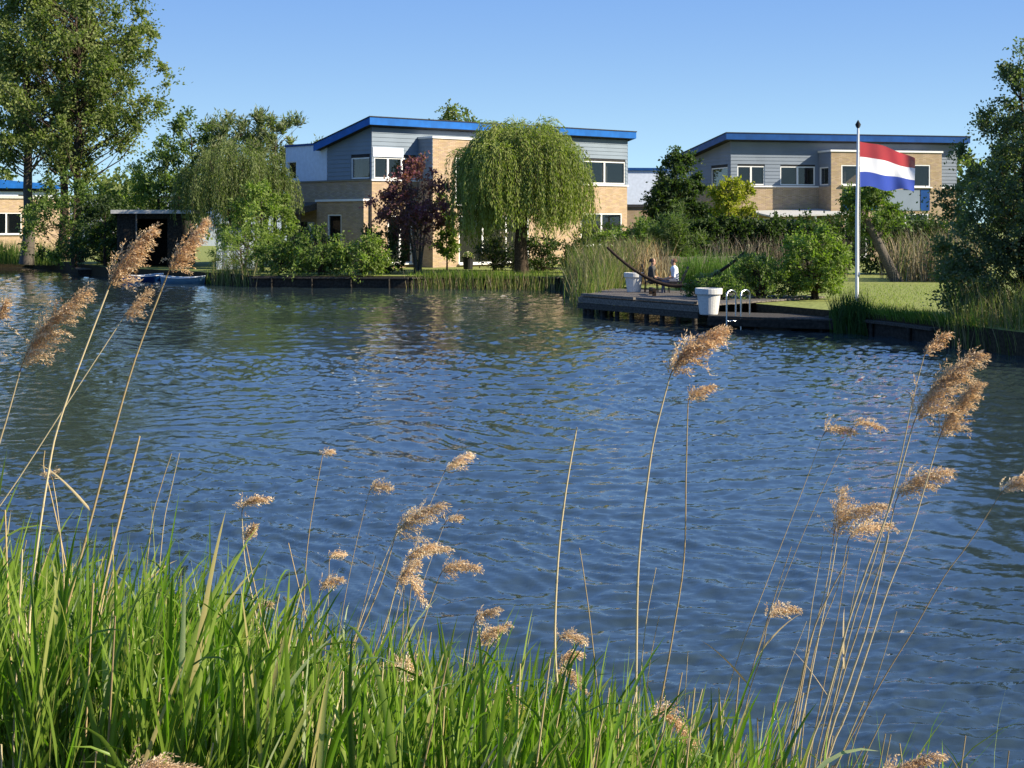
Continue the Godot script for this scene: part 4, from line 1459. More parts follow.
func setting_buildings() -> void:
	house({"called": "house", "label": "two-storey house with bright blue roof edge behind the weeping willow", "group": "houses with blue roof edges",
		"at": P(-6.35, 0.45, -68), "turn": 41.6, "L": 16.6, "d1": 3.5, "back": 3.5, "slope": 0.235, "hf": 6.42, "ft": 0.27, "ov": 0.4, "ol": 0.4, "orr": 0.2, "sill": 4.0,
		"brick": M.brick, "siding": M.siding, "fascia": M.blue,
		"bay": [2.65, 9.7, 1.1, 5.95],
		"windows": [[0.12, 2.5, 4.08, 5.05], [13.4, 16.45, 4.08, 5.25]], "lights": [3, 2],
		"low_windows": [[13.2, 16.2, 0.9, 2.55], [0.9, 2.3, 0.2, 2.4]],
		"bay_windows": [[4.0, 5.6, 2.9, 5.1], [4.2, 8.6, 0.15, 2.4], [6.6, 8.6, 3.6, 5.1]], "bay_lights": [1, 3, 2],
		"side_windows": [[5.4, 6.88, 4.08, 5.05]],
		"block": [-0.06, 5.75], "block_windows": [[0.2, 0.95, 4.15, 5.05]], "curtain": 0.3})
	house({"called": "house", "label": "two-storey house with blue roof edge coloured darker as in shade behind the flag", "group": "houses with blue roof edges",
		"at": P(11.68, 0.45, -80), "turn": 15.0, "L": 13.5, "d1": 5.7, "back": 3.6, "slope": 0.127, "hf": 6.42, "ft": 0.27, "ov": 0.6, "ol": 0.5, "orr": 0.45, "sill": 4.0,
		"brick": M.brick2, "siding": M.siding2, "fascia": M.navy_and_shaded_blue,  # fascia colour darkened to stand in for shade on this front
		"bay": [5.1, 11.7, 1.5, 5.85],
		"windows": [[0.36, 1.95, 4.08, 5.1], [2.85, 4.9, 4.08, 5.1]], "lights": [2, 2],
		"low_windows": [[0.6, 4.4, 0.3, 2.3]],
		"bay_windows": [[5.7, 7.2, 4.08, 5.15], [9.6, 11.0, 4.0, 5.2], [5.9, 7.2, 0.2, 2.35], [8.1, 10.9, 0.9, 2.55]], "bay_lights": [1, 1, 2, 2],
		"bay_side": [[0.15, 1.2, 4.08, 5.05]],
		"side_windows": [[6.6, 8.9, 4.08, 5.05]],
		"block": [-0.06, 5.9], "block_windows": [], "curtain": 0.2, "bay_curtain": 0.25})
	var h2: Node3D = get_node("house_001")
	piece("spandrel_panel", M.siding, h2, P(8.2, 2.72, 1.503), P(10.35, 3.85, 1.54))
	piece("spandrel_panel", M.navy_and_shaded_blue, h2, P(10.4, 2.72, 1.503), P(10.95, 3.85, 1.54))
	piece("spandrel_panel", M.navy_and_shaded_blue, h2, P(5.8, 2.72, 1.503), P(7.9, 3.85, 1.54))
	var cp := MB.new()
	cp.hexa([P(1.0, 2.35, 2.8), P(6.2, 2.5, 2.8), P(6.2, 2.78, 0.1), P(1.0, 2.62, 0.1), P(1.0, 2.43, 2.8), P(6.2, 2.58, 2.8), P(6.2, 2.86, 0.1), P(1.0, 2.7, 0.1)])
	part(cp, "canopy", M.pale_roof, h2)
	for x in [1.2, 3.6, 6.0]:
		piece("canopy_post", M.frame, h2, P(x - 0.05, -0.2, 2.6), P(x + 0.05, 2.42, 2.7))
	# side extension and wooden canopy of the first house
	var h1: Node3D = get_node("house")
	var am := MB.new()
	panel(am, P(-0.35, 0, -3.9), Vector3.BACK, Vector3.LEFT, 0, 3.75, -0.3, 3.05, 0.2, [[0.9, 2.0, 1.0, 2.45]])
	panel(am, P(-0.35, 0, -0.15), Vector3.RIGHT, Vector3.BACK, 0.2, 0.34, -0.3, 3.05, 0.2)
	panel(am, P(-0.003, 0, -3.9), Vector3.LEFT, Vector3.FORWARD, 0, 0.147, -0.3, 3.05, 0.2)
	part(am, "side_extension", M.brick, h1)
	piece("white_panel", M.cladding, h1, P(0.02, 5.07, 0.036), P(1.75, 5.5, 0.06))
	piece("coping", M.frame, h1, P(-0.42, 3.051, -3.95), P(-0.004, 3.15, -0.1))
	window(h1, P(-0.35, 0, -3.9), Vector3.BACK, Vector3.LEFT, [0.9, 2.0, 1.0, 2.45], 1, 0.0, true)
	var wc := MB.new()
	wc.hexa([P(-1.3, 2.45, -4.0), P(-0.02, 2.75, -4.0), P(-0.02, 2.75, -7.0), P(-1.3, 2.45, -7.0), P(-1.3, 2.75, -4.0), P(-0.02, 3.05, -4.0), P(-0.02, 3.05, -7.0), P(-1.3, 2.75, -7.0)])
	part(wc, "wooden_canopy", M.greybark, h1)
	for z in [-4.1, -5.5, -6.9]:
		piece("canopy_post", M.greybark, h1, P(-1.25, -0.2, z - 0.05), P(-1.15, 2.46, z + 0.05))
	piece("door", M.dark, h1, P(-0.06, 0.0, -6.2), P(-0.003, 2.1, -5.2))
	piece("door", M.white, h1, P(-0.06, 0.0, -5.1), P(-0.003, 2.1, -4.6))
	# far low buildings
	plain_block("garage", "pale grey flat-roofed building between the two houses", P(7.2, 0.45, -99), 8, Vector3(5.2, 5.5, 6), M.cladding, M.navy_and_shaded_blue, [])
	plain_block("garage", "low brown garage in front of the pale grey building", P(7.0, 0.45, -92), 8, Vector3(4.6, 3.0, 4), M.brick2, M.roof, [])
	plain_block("brick_house", "low yellow brick house with white window frames behind the left trees", P(-41.5, 0.45, -100), 38, Vector3(12.4, 3.75, 8), M.brick, M.pale_roof, [[4.6, 8.9, 1.25, 2.75]], "house", 4)
	var bh := plain_block("blue_roofed_house", "grey house with sloping blue roof showing behind the left tree trunks", P(-49.0, 0.45, -118), 30, Vector3(13, 4.6, 9), M.cladding, M.roof, [[6.5, 8.2, 3.2, 4.4], [9.8, 11.0, 3.2, 4.4]], "house", 1)
	var br := MB.new()
	br.hexa([P(-0.5, 4.85, 0.6), P(13.5, 4.85, 0.6), P(13.5, 4.85, -9.4), P(-0.5, 4.85, -9.4), P(-0.5, 6.2, 0.6), P(13.5, 5.15, 0.6), P(13.5, 5.15, -9.4), P(-0.5, 6.2, -9.4)])
	part(br, "sloping_roof", M.blue, bh)
	plain_block("terrace_row", "long low grey-roofed building seen between the left trees and shed", P(-40, 0.45, -132), 0, Vector3(26, 4.2, 8), M.cladding, M.roof, [], "building")
	# dark boathouse
	var s := thing("boathouse", "dark timber boathouse with pale flat roof edge under the left trees", "shed", P(-18.3, 0.45, -69.5), deg_to_rad(4))
	var wm := MB.new()
	panel(wm, P(0, 0, 0), Vector3.RIGHT, Vector3.BACK, 0, 3.0, -0.4, 2.5, 0.12, [[0.95, 2.3, -0.3, 2.25]])
	panel(wm, P(0, 0, -3), Vector3.BACK, Vector3.LEFT, 0, 2.88, -0.4, 2.5, 0.12)
	panel(wm, P(3, 0, 0), Vector3.FORWARD, Vector3.RIGHT, 0.12, 3.0, -0.4, 2.5, 0.12)
	panel(wm, P(3, 0, -3), Vector3.LEFT, Vector3.FORWARD, 0.12, 2.88, -0.4, 2.5, 0.12)
	part(wm, "wall", M.plank_dark, s)
	for i in 6:
		piece("wall_board", M.plank_dark, s, P(0.005 + i * 0.155, -0.35, 0.002), P(0.15 + i * 0.155, 2.48, 0.03))
	piece("roof", M.roof, s, P(-0.2, 2.501, -3.1), P(3.5, 2.64, 0.35))
	piece("roof_edge", M.pale_roof, s, P(-0.22, 2.49, 0.352), P(3.52, 2.66, 0.39))
	piece("post", M.wood, s, P(0.9, -0.4, 0.25), P(0.96, 2.5, 0.31))
	var p2 := thing("garden_shed", "pale blue-grey shed half hidden behind the bushes right of the boathouse", "shed", P(-13.1, 0.45, -66.5), 0.1)
	for i in 7:
		piece("board", M.siding if i % 2 else M.cladding, p2, P(i * 0.24, -0.3, -0.05), P(i * 0.24 + 0.23, 1.9, 0.0))
	piece("back_wall", M.plank_dark, p2, P(0, -0.3, -1.6), P(1.68, 1.9, -0.06))
	piece("roof", M.roof, p2, P(-0.1, 1.902, -1.7), P(1.78, 2.0, 0.12))

func far_plants() -> void:
	var alder := [lin(0.20, 0.245, 0.075), lin(0.15, 0.19, 0.06), lin(0.26, 0.3, 0.11), lin(0.11, 0.145, 0.045)]
	var willowp := [lin(0.29, 0.335, 0.085), lin(0.22, 0.265, 0.07), lin(0.37, 0.405, 0.13), lin(0.165, 0.205, 0.055)]
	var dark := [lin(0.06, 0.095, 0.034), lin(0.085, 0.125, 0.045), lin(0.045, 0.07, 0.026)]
	var mid := [lin(0.14, 0.205, 0.052), lin(0.105, 0.16, 0.042), lin(0.18, 0.24, 0.07)]
	var bright := [lin(0.205, 0.28, 0.06), lin(0.155, 0.22, 0.05), lin(0.26, 0.33, 0.09)]
	var plum := [lin(0.26, 0.09, 0.12), lin(0.2, 0.07, 0.095), lin(0.34, 0.125, 0.155), lin(0.2, 0.115, 0.11)]
	# tall alders at the left
	tree({"called": "alder_tree", "label": "tall tree at the left edge with thick bare grey trunk before the brick house", "group": "tall trees at the left", "at": P(-25.8, 0.45, -80), "y0": 5.4, "y1": 17.5, "r": 4.3, "prof": [0.35, 0.8, 1.0, 1.0, 0.95, 0.8, 0.4], "clumps": 150, "cr": 0.85, "n": 135, "l": 0.17, "w": 0.11, "pal": alder, "trunk": 0.3, "sd": 11, "bark": M.greybark})
	tree({"called": "alder_tree", "label": "tall tree with dark trunk, left one of the close pair at left", "group": "tall trees at the left", "at": P(-24.2, 0.45, -81), "y0": 5.2, "y1": 18.0, "r": 4.0, "prof": [0.4, 0.8, 1.0, 1.0, 0.95, 0.8, 0.4], "clumps": 130, "cr": 0.85, "n": 135, "l": 0.17, "w": 0.11, "pal": alder, "trunk": 0.26, "sd": 12})
	tree({"called": "alder_tree", "label": "tall tree with widest crown, right one of the close pair at left", "group": "tall trees at the left", "at": P(-22.6, 0.45, -78), "y0": 4.6, "y1": 16.5, "r": 4.1, "prof": [0.5, 0.9, 1.0, 1.0, 0.95, 0.75, 0.35], "clumps": 170, "cr": 0.85, "n": 135, "l": 0.17, "w": 0.11, "pal": alder, "trunk": 0.27, "sd": 13})
	# behind and around the boathouse
	tree({"called": "bushy_tree", "label": "leafy bush tree filling the gap under the tall left trees", "at": P(-21.6, 0.45, -74), "y0": 0.4, "y1": 4.4, "r": 2.5, "prof": [0.9, 1.0, 1.0, 0.9, 0.5], "clumps": 85, "cr": 0.55, "n": 100, "l": 0.14, "w": 0.09, "pal": mid, "trunk": 0.1, "sd": 21})
	tree({"called": "bushy_tree", "label": "low dark bush against the left wall of the boathouse", "at": P(-19.4, 0.45, -71.5), "y0": 0.2, "y1": 3.6, "r": 1.5, "prof": [0.9, 1.0, 1.0, 0.9, 0.5], "clumps": 50, "cr": 0.5, "n": 90, "l": 0.13, "w": 0.08, "pal": dark, "trunk": 0.08, "sd": 22})
	tree({"called": "leafy_tree", "label": "yellowish green loose tree behind the boathouse roof", "at": P(-17.9, 0.45, -76), "y0": 2.0, "y1": 6.6, "r": 2.0, "prof": [0.7, 1.0, 0.95, 0.8, 0.6, 0.3], "clumps": 60, "cr": 0.6, "n": 90, "l": 0.17, "w": 0.06, "pal": bright, "trunk": 0.13, "sd": 23, "droop": 0.9})
	tree({"called": "leafy_tree", "label": "green rounded tree between boathouse and spiky tree", "at": P(-16.0, 0.45, -75), "y0": 2.6, "y1": 7.4, "r": 2.1, "prof": [0.6, 1.0, 1.0, 0.9, 0.7, 0.35], "clumps": 75, "cr": 0.6, "n": 100, "l": 0.16, "w": 0.1, "pal": mid, "trunk": 0.16, "sd": 24})
	tree({"called": "whitebeam_tree", "label": "silvery spiky-topped tree, left one beside the white house block", "group": "silvery spiky trees", "at": P(-13.8, 0.45, -75), "y0": 2.4, "y1": 7.3, "r": 1.9, "prof": [0.6, 0.9, 1.0, 1.0, 0.85, 0.55], "clumps": 75, "cr": 0.62, "n": 90, "l": 0.24, "w": 0.07, "pal": [lin(0.21, 0.24, 0.12), lin(0.12, 0.155, 0.055), lin(0.3, 0.32, 0.2)], "trunk": 0.13, "sd": 25, "rise": 1.3, "droop": 0.0})
	tree({"called": "whitebeam_tree", "label": "silvery spiky-topped tree, right one touching the white house block", "group": "silvery spiky trees", "at": P(-11.9, 0.45, -75.5), "y0": 2.6, "y1": 7.25, "r": 1.75, "prof": [0.6, 0.9, 1.0, 1.0, 0.85, 0.55], "clumps": 70, "cr": 0.62, "n": 90, "l": 0.24, "w": 0.07, "pal": [lin(0.21, 0.24, 0.12), lin(0.12, 0.155, 0.055), lin(0.3, 0.32, 0.2)], "trunk": 0.13, "sd": 26, "rise": 1.3, "droop": 0.0})
	willow({"called": "small_willow", "label": "smaller weeping willow with pale hanging twigs right of the boathouse", "at": P(-12.3, 0.45, -67), "trunk": 0.16, "fork": 1.6, "r": 2.1, "top": 5.4, "bottom": 1.2, "limbs": 8, "boughs": 26, "strands": 520, "pal": [lin(0.15, 0.19, 0.06), lin(0.115, 0.15, 0.05), lin(0.2, 0.235, 0.09)], "l": 0.15, "w": 0.035, "sd": 31})
	tree({"called": "leafy_tree", "label": "bright yellow-green small tree left of the wooden canopy", "at": P(-10.6, 0.45, -63.5), "y0": 1.0, "y1": 3.7, "r": 1.5, "prof": [0.7, 1.0, 1.0, 0.9, 0.6, 0.3], "clumps": 55, "cr": 0.45, "n": 85, "l": 0.16, "w": 0.06, "pal": bright, "trunk": 0.08, "sd": 32, "droop": 0.5})
	# shrubs along the far bank
	shrub("bank_shrub", "grassy green shrub leaning over water right of the blue boat", P(-11.0, 0.45, -61.6), 1.95, 1.35, 0.8, 40, 0.12, bright, 41, "shrubs along the far bank", {"w": 0.035, "rise": 0.8})
	shrub("bank_shrub", "green shrub on the bank left of the low dark timber edging", P(-9.3, 0.45, -60.0), 1.6, 1.1, 0.8, 34, 0.12, mid, 42, "shrubs along the far bank")
	shrub("bank_shrub", "broad leafy shrub below the square side window", P(-7.6, 0.45, -59.4), 1.75, 1.3, 0.8, 44, 0.12, mid, 43, "shrubs along the far bank")
	shrub("bank_shrub", "yellow-green shrub reaching over the timber edging", P(-5.8, 0.45, -58.9), 1.65, 1.2, 0.8, 44, 0.12, bright, 44, "shrubs along the far bank")
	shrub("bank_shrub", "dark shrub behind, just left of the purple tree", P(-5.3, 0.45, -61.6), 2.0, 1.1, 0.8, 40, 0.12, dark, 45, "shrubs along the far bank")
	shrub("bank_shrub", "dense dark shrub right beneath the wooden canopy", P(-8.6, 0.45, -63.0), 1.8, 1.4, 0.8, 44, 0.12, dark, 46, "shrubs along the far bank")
	# purple plum
	tree({"called": "purple_plum", "label": "dark purple-leaved plum tree in front of the blue-edged house", "at": P(-3.9, 0.45, -61.8), "y0": 1.15, "y1": 4.85, "r": 1.72, "prof": [0.35, 0.75, 1.0, 1.0, 0.9, 0.6, 0.2], "clumps": 80, "cr": 0.42, "n": 80, "l": 0.13, "w": 0.08, "pal": plum, "trunk": 0.06, "stems": 4, "sd": 51, "rise": 0.5, "bark": M.greybark})
	tree({"called": "climbing_plant", "label": "yellow-green climber on the brick bay beside the purple tree", "category": "climbing plant", "at": P(-2.85, 0.45, -65.6), "y0": 0.3, "y1": 3.3, "r": 0.5, "prof": [0.7, 1.0, 0.9, 1.0, 0.7], "clumps": 26, "cr": 0.28, "n": 65, "l": 0.13, "w": 0.09, "pal": [lin(0.2, 0.26, 0.05), lin(0.14, 0.2, 0.04)], "trunk": 0.04, "sd": 52})
	# big willow
	willow({"called": "weeping_willow", "label": "large rounded weeping willow on the lawn before the house", "at": P(0.38, 0.45, -61.2), "trunk": 0.26, "fork": 1.9, "r": 2.1, "top": 6.0, "bottom": 1.2, "limbs": 12, "boughs": 58, "strands": 1500, "pal": willowp, "l": 0.16, "w": 0.038, "sd": 61, "wind": 0.004})
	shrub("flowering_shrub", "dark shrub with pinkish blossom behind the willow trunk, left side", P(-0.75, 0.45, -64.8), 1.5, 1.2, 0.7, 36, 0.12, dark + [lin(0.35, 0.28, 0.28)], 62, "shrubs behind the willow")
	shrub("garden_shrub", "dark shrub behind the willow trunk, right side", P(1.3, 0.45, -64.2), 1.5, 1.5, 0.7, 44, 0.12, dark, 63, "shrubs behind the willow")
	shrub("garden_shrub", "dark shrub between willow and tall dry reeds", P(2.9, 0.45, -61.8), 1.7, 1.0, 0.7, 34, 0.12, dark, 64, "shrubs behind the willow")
	shrub("garden_shrub", "light green shrub under the right ground-floor window", P(4.6, 0.45, -66.5), 1.9, 1.3, 0.7, 40, 0.13, bright, 65)
	# behind roof
	tree({"called": "leafy_tree", "label": "round treetop peeking over the blue roof edge", "at": P(-3.9, 0.45, -104), "y0": 5.5, "y1": 10.2, "r": 2.1, "prof": [0.7, 1.0, 1.0, 0.9, 0.6, 0.3], "clumps": 60, "cr": 0.7, "n": 80, "l": 0.2, "w": 0.12, "pal": alder, "trunk": 0.2, "sd": 71})
	# between the houses
	tree({"called": "dark_tree", "label": "dark green dense pear-shaped tree between the two houses", "at": P(7.4, 0.45, -67), "y0": 1.2, "y1": 5.25, "r": 1.25, "prof": [0.6, 0.95, 1.0, 0.9, 0.65, 0.3], "clumps": 120, "cr": 0.42, "n": 120, "l": 0.14, "w": 0.09, "pal": dark, "trunk": 0.12, "sd": 72})
	tree({"called": "spiky_shrub", "label": "tall grey-green willow shrub with upright shoots below the dark tree", "category": "shrub", "at": P(5.8, 0.45, -54), "y0": 0.2, "y1": 2.4, "r": 0.95, "prof": [0.8, 1.0, 0.9, 0.8, 0.5], "clumps": 46, "cr": 0.5, "n": 80, "l": 0.2, "w": 0.035, "pal": [lin(0.12, 0.17, 0.06), lin(0.09, 0.13, 0.04), lin(0.16, 0.2, 0.08)], "trunk": 0.04, "stems": 5, "sd": 73, "rise": 1.4, "droop": 0.1})
	tree({"called": "leafy_shrub", "label": "rounded green shrub left of the upright willow shrub", "category": "shrub", "at": P(4.6, 0.45, -57), "y0": 0.2, "y1": 2.15, "r": 1.2, "prof": [0.9, 1.0, 1.0, 0.8, 0.4], "clumps": 46, "cr": 0.4, "n": 80, "l": 0.12, "w": 0.07, "pal": mid, "trunk": 0.04, "stems": 4, "sd": 74})
	tree({"called": "yellow_tree", "label": "small ball-shaped golden yellow tree above the hedge", "at": P(8.7, 0.45, -59.5), "y0": 2.05, "y1": 3.85, "r": 0.88, "prof": [0.5, 0.85, 1.0, 1.0, 0.85, 0.5], "clumps": 60, "cr": 0.3, "n": 80, "l": 0.1, "w": 0.065, "pal": [lin(0.34, 0.34, 0.035), lin(0.27, 0.29, 0.035), lin(0.4, 0.38, 0.06)], "trunk": 0.06, "sd": 75, "bark": M.greybark})
	# hedge
	for k in 5:
		var nm: String = ["leftmost section of the clipped dark hedge under the yellow tree", "second section of the clipped dark hedge from the left", "middle section of the clipped dark hedge below the white canopy", "fourth section of the clipped dark hedge", "rightmost section of the dark hedge behind the leaning trunk"][k]
		var x: float = [7.6, 9.3, 11.0, 12.6, 16.4][k]
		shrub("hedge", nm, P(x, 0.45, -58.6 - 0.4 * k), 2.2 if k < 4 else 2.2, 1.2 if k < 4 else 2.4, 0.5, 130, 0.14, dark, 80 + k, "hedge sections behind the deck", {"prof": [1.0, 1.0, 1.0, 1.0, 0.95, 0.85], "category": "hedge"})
	# right garden
	shrub("leafy_shrub", "big bright green leafy shrub left of the flagpole", P(8.2, 0.45, -40.6), 2.05, 1.05, 0.9, 95, 0.085, bright, 91, "", {"cr": 0.3, "n": 75, "w": 0.05})
	shrub("leafy_shrub", "loose mixed green shrub behind the swim ladder", P(6.7, 0.45, -40.4), 1.25, 0.95, 0.8, 50, 0.075, mid + [lin(0.2, 0.24, 0.1)], 92, "", {"cr": 0.28, "n": 70, "w": 0.04, "rise": 0.6})
	shrub("leafy_shrub", "low dark plants on the deck below the hammock", P(5.35, 0.5, -41.0), 0.55, 0.6, 0.7, 26, 0.07, mid + [lin(0.3, 0.32, 0.22)], 93, "", {"cr": 0.2, "n": 55, "trunk": 0.015})
	shrub("leafy_shrub", "shadowed low shrub behind the white pot", P(5.55, 0.45, -39.6), 0.6, 0.65, 0.8, 28, 0.07, mid, 94, "", {"cr": 0.2, "n": 55, "trunk": 0.015})
	# pollard by the flagpole
	var pt := tree({"called": "pollard_tree", "label": "old leaning pollard tree with two leafy heads behind the flagpole", "at": P(13.1, 0.45, -52.8), "y0": 1.9, "y1": 3.4, "r": 1.0, "prof": [0.8, 1.0, 0.9, 0.6], "clumps": 60, "cr": 0.38, "n": 80, "l": 0.12, "w": 0.07, "pal": mid, "trunk": 0.0, "lean": P(-0.2, 0, 0), "sd": 95})
	var pm := MB.new()
	pm.tube([P(0.5, -0.1, 0), P(0.1, 0.7, 0), P(-0.4, 1.7, 0.1), P(-0.9, 2.5, 0.1)], [0.22, 0.17, 0.16, 0.12], 10)
	pm.tube([P(-0.3, 1.5, 0.1), P(0.1, 2.2, 0.0), P(0.4, 2.6, 0)], [0.12, 0.1, 0.07], 8)
	part(pm, "trunk", M.greybark, pt)
	# large dark tree at right
	tree({"called": "birch_tree", "label": "large dense dark green tree at the right edge above the water", "at": P(11.25, 0.4, -33), "y0": 0.2, "y1": 6.1, "r": 1.75, "prof": [1.0, 1.05, 1.0, 0.9, 0.72, 0.5, 0.3, 0.1], "clumps": 380, "cr": 0.38, "n": 115, "l": 0.07, "w": 0.05, "pal": [lin(0.14, 0.18, 0.09), lin(0.18, 0.215, 0.12), lin(0.105, 0.14, 0.065)], "trunk": 0.11, "sd": 96, "rise": 0.5})
	tree({"called": "birch_tree", "label": "dark tree mostly beyond the right picture edge, thickened for shade", "at": P(13.6, 0.4, -31.5), "y0": 0.9, "y1": 6.6, "r": 2.0, "prof": [0.75, 1.0, 0.98, 0.9, 0.72, 0.5, 0.25], "clumps": 120, "cr": 0.45, "n": 100, "l": 0.08, "w": 0.055, "pal": [lin(0.045, 0.075, 0.025), lin(0.06, 0.095, 0.032)], "trunk": 0.11, "sd": 97, "rise": 0.5})  # almost out of view; dense crown deepens the shade on the right bank
	tree({"called": "birch_tree", "label": "unseen tree beyond the right edge, added to shade the bank", "at": P(14.2, 0.4, -27.5), "y0": 0.6, "y1": 6.6, "r": 2.2, "prof": [0.9, 1.0, 0.98, 0.9, 0.72, 0.5, 0.25], "clumps": 120, "cr": 0.5, "n": 100, "l": 0.09, "w": 0.06, "pal": [lin(0.06, 0.085, 0.035), lin(0.08, 0.11, 0.05)], "trunk": 0.11, "sd": 98, "rise": 0.5})  # out of view, added only to keep sun off the right bank
	shrub("bank_shrub", "dark undergrowth at the foot of the big dark tree at right", P(10.75, 0.4, -31.0), 1.1, 1.05, 0.9, 50, 0.07, [lin(0.06, 0.085, 0.035), lin(0.045, 0.065, 0.026)], 99, "", {"cr": 0.3, "n": 80})
	# reeds
	var green := [lin(0.13, 0.19, 0.045), lin(0.10, 0.15, 0.035), lin(0.17, 0.22, 0.06)]
	var straw := [lin(0.32, 0.26, 0.14), lin(0.26, 0.21, 0.12), lin(0.38, 0.32, 0.19), lin(0.2, 0.17, 0.1)]
	var grey := [lin(0.2, 0.175, 0.13), lin(0.26, 0.22, 0.16), lin(0.14, 0.12, 0.09)]
	reeds("bank_reeds", "green reeds fringing the left bank below the brick house", [P(-32, 0.3, -84.2), P(-23.6, 0.3, -78.8), P(-23.2, 0.4, -81), P(-32, 0.4, -86)], 1500, 0.7, 1.5, 0.035, green, Vector3.ZERO, 201)
	reeds("ornamental_grass", "pale rounded clump of grass by the dark jetty at left", [P(-20.9, 0.4, -75.2), P(-19.2, 0.4, -74.4), P(-19.2, 0.4, -75.2), P(-20.9, 0.4, -76)], 420, 0.5, 1.05, 0.03, [lin(0.26, 0.28, 0.12), lin(0.2, 0.23, 0.09)], Vector3.ZERO, 202, null, "grass", 1.4)
	reeds("bank_reeds", "pale green reeds in water below the leaning bank shrub", [P(-12.6, -0.1, -61.6), P(-9.9, -0.1, -58.6), P(-9.8, 0.1, -59.4), P(-12.6, 0.1, -62.6)], 420, 0.6, 1.4, 0.03, green + straw, Vector3.ZERO, 203)
	reeds("bank_reeds", "sparse reeds in water along the lawn under the willow", [P(-4.2, -0.2, -57.7), P(2.2, -0.2, -55.4), P(2.3, -0.1, -56.6), P(-4.0, -0.1, -58.6)], 620, 0.5, 1.15, 0.028, green + straw, Vector3.ZERO, 204)
	reeds("tall_reeds", "tall pale reeds between willow and wooden deck", [P(1.7, -0.2, -52), P(3.4, -0.1, -47.2), P(4.8, 0.4, -52), P(2.2, 0.3, -57)], 1900, 1.0, 2.2, 0.03, green + straw + grey, Vector3(0.04, 0, 0), 205)
	reeds("dry_reeds", "tall brown dry reeds behind the curved hammock stand", [P(3.2, 0.4, -51.5), P(5.2, 0.4, -48.5), P(5.6, 0.4, -51.5), P(3.4, 0.4, -55.5)], 550, 1.0, 1.9, 0.03, straw + [lin(0.3, 0.17, 0.07)], Vector3(0.05, 0, 0), 206, M.dry)
	reeds("dry_reeds", "grey dry reeds hanging in front of the clipped hedge", [P(6.7, 0.4, -56.2), P(13.0, 0.4, -57.4), P(13.2, 0.4, -58.4), P(6.8, 0.4, -57.2)], 800, 0.9, 2.0, 0.03, grey, Vector3(0.06, 0, 0.05), 207, M.dry)
	reeds("green_reeds", "fresh green reeds right behind the hammock stand", [P(4.9, 0.4, -45.5), P(7.6, 0.4, -43.2), P(8.0, 0.4, -45.5), P(5.0, 0.4, -48)], 1500, 0.8, 1.5, 0.03, [lin(0.11, 0.19, 0.04), lin(0.09, 0.155, 0.03), lin(0.15, 0.22, 0.06)], Vector3(0.05, 0, 0), 208)
	reeds("dry_reeds", "grey and straw reeds behind the lawn right of the flagpole", [P(13.2, 0.4, -52.6), P(16.6, 0.4, -51.5), P(17.4, 0.4, -56), P(13.6, 0.4, -56)], 1300, 1.0, 2.3, 0.035, grey + straw + green, Vector3(0.03, 0, 0), 209, M.dry)
	reeds("iris_clump", "dark green iris clump in the water below the flagpole", [P(7.35, -0.2, -34.6), P(8.1, -0.2, -33.9), P(8.3, 0.1, -34.6), P(7.5, 0.1, -35.4)], 650, 0.6, 1.15, 0.035, [lin(0.05, 0.095, 0.03), lin(0.07, 0.12, 0.04)], Vector3.ZERO, 210, null, "iris")
	reeds("bank_reeds", "shaded reeds under the big dark tree at right", [P(8.85, -0.2, -31.2), P(11.6, -0.3, -23.6), P(12.2, 0.3, -26), P(9.6, 0.2, -32.0)], 3200, 0.7, 1.5, 0.022, green + straw, Vector3.ZERO, 211)
	reeds("lawn_grass", "short mown grass of the lawn beside the flagpole", [P(7.9, 0.47, -36.2), P(9.2, 0.47, -32.2), P(15.5, 0.47, -50), P(10.0, 0.47, -51)], 9000, 0.05, 0.13, 0.022, [lin(0.29, 0.315, 0.09), lin(0.23, 0.26, 0.07), lin(0.36, 0.37, 0.13)], Vector3.ZERO, 212, null, "lawn", 1.0)
	reeds("lawn_grass", "short mown grass of the lawn under the willow", [P(-4.2, 0.47, -59.4), P(2.0, 0.47, -57.3), P(3.2, 0.47, -64), P(-4.4, 0.47, -66)], 6000, 0.06, 0.14, 0.035, [lin(0.29, 0.34, 0.09), lin(0.23, 0.28, 0.07), lin(0.36, 0.38, 0.12)], Vector3.ZERO, 213, null, "lawn", 1.0)
	reeds("edge_grass", "rough grass hanging over the bank edge below the flagpole lawn", [P(7.7, 0.44, -35.7), P(9.45, 0.44, -29.6), P(9.9, 0.46, -30), P(8.2, 0.46, -36)], 1500, 0.15, 0.42, 0.02, mid + green, Vector3(-0.35, 0, 0.15), 214, null, "grass", 2.2)
	reeds("edge_grass", "rough grass hanging over the bank edge of the willow lawn", [P(-4.2, 0.44, -58.3), P(1.8, 0.44, -57.0), P(1.9, 0.46, -57.8), P(-4.2, 0.46, -59.4)], 1200, 0.15, 0.4, 0.03, mid + green, Vector3(0, 0, 0.35), 215, null, "grass", 2.2)
	reeds("bank_reeds", "pale reeds in the water at the left end of the wooden deck", [P(1.6, -0.2, -46.5), P(2.4, -0.2, -42.6), P(3.0, -0.1, -46), P(3.6, -0.1, -48.5)], 520, 0.9, 1.9, 0.026, green + straw, Vector3(0.03, 0, 0), 216)
	# distant trees closing the gaps
	var far := [[-46, 130, 8.0, 4.5], [-33, 128, 6.5, 4.0], [-27, 135, 5.5, 4.0], [14, 140, 6.0, 5.0], [3, 128, 5.0, 4.0], [34, 120, 8.0, 4.5], [42, 118, 9.0, 5.0]]
	var fl := ["far tree left of the blue-roofed house", "far tree seen behind the left trunks", "far tree seen above the boathouse", "far tree behind the house behind the flag", "far tree behind the gap between houses", "far tree right of the house behind the flag", "far tree beyond the right edge"]
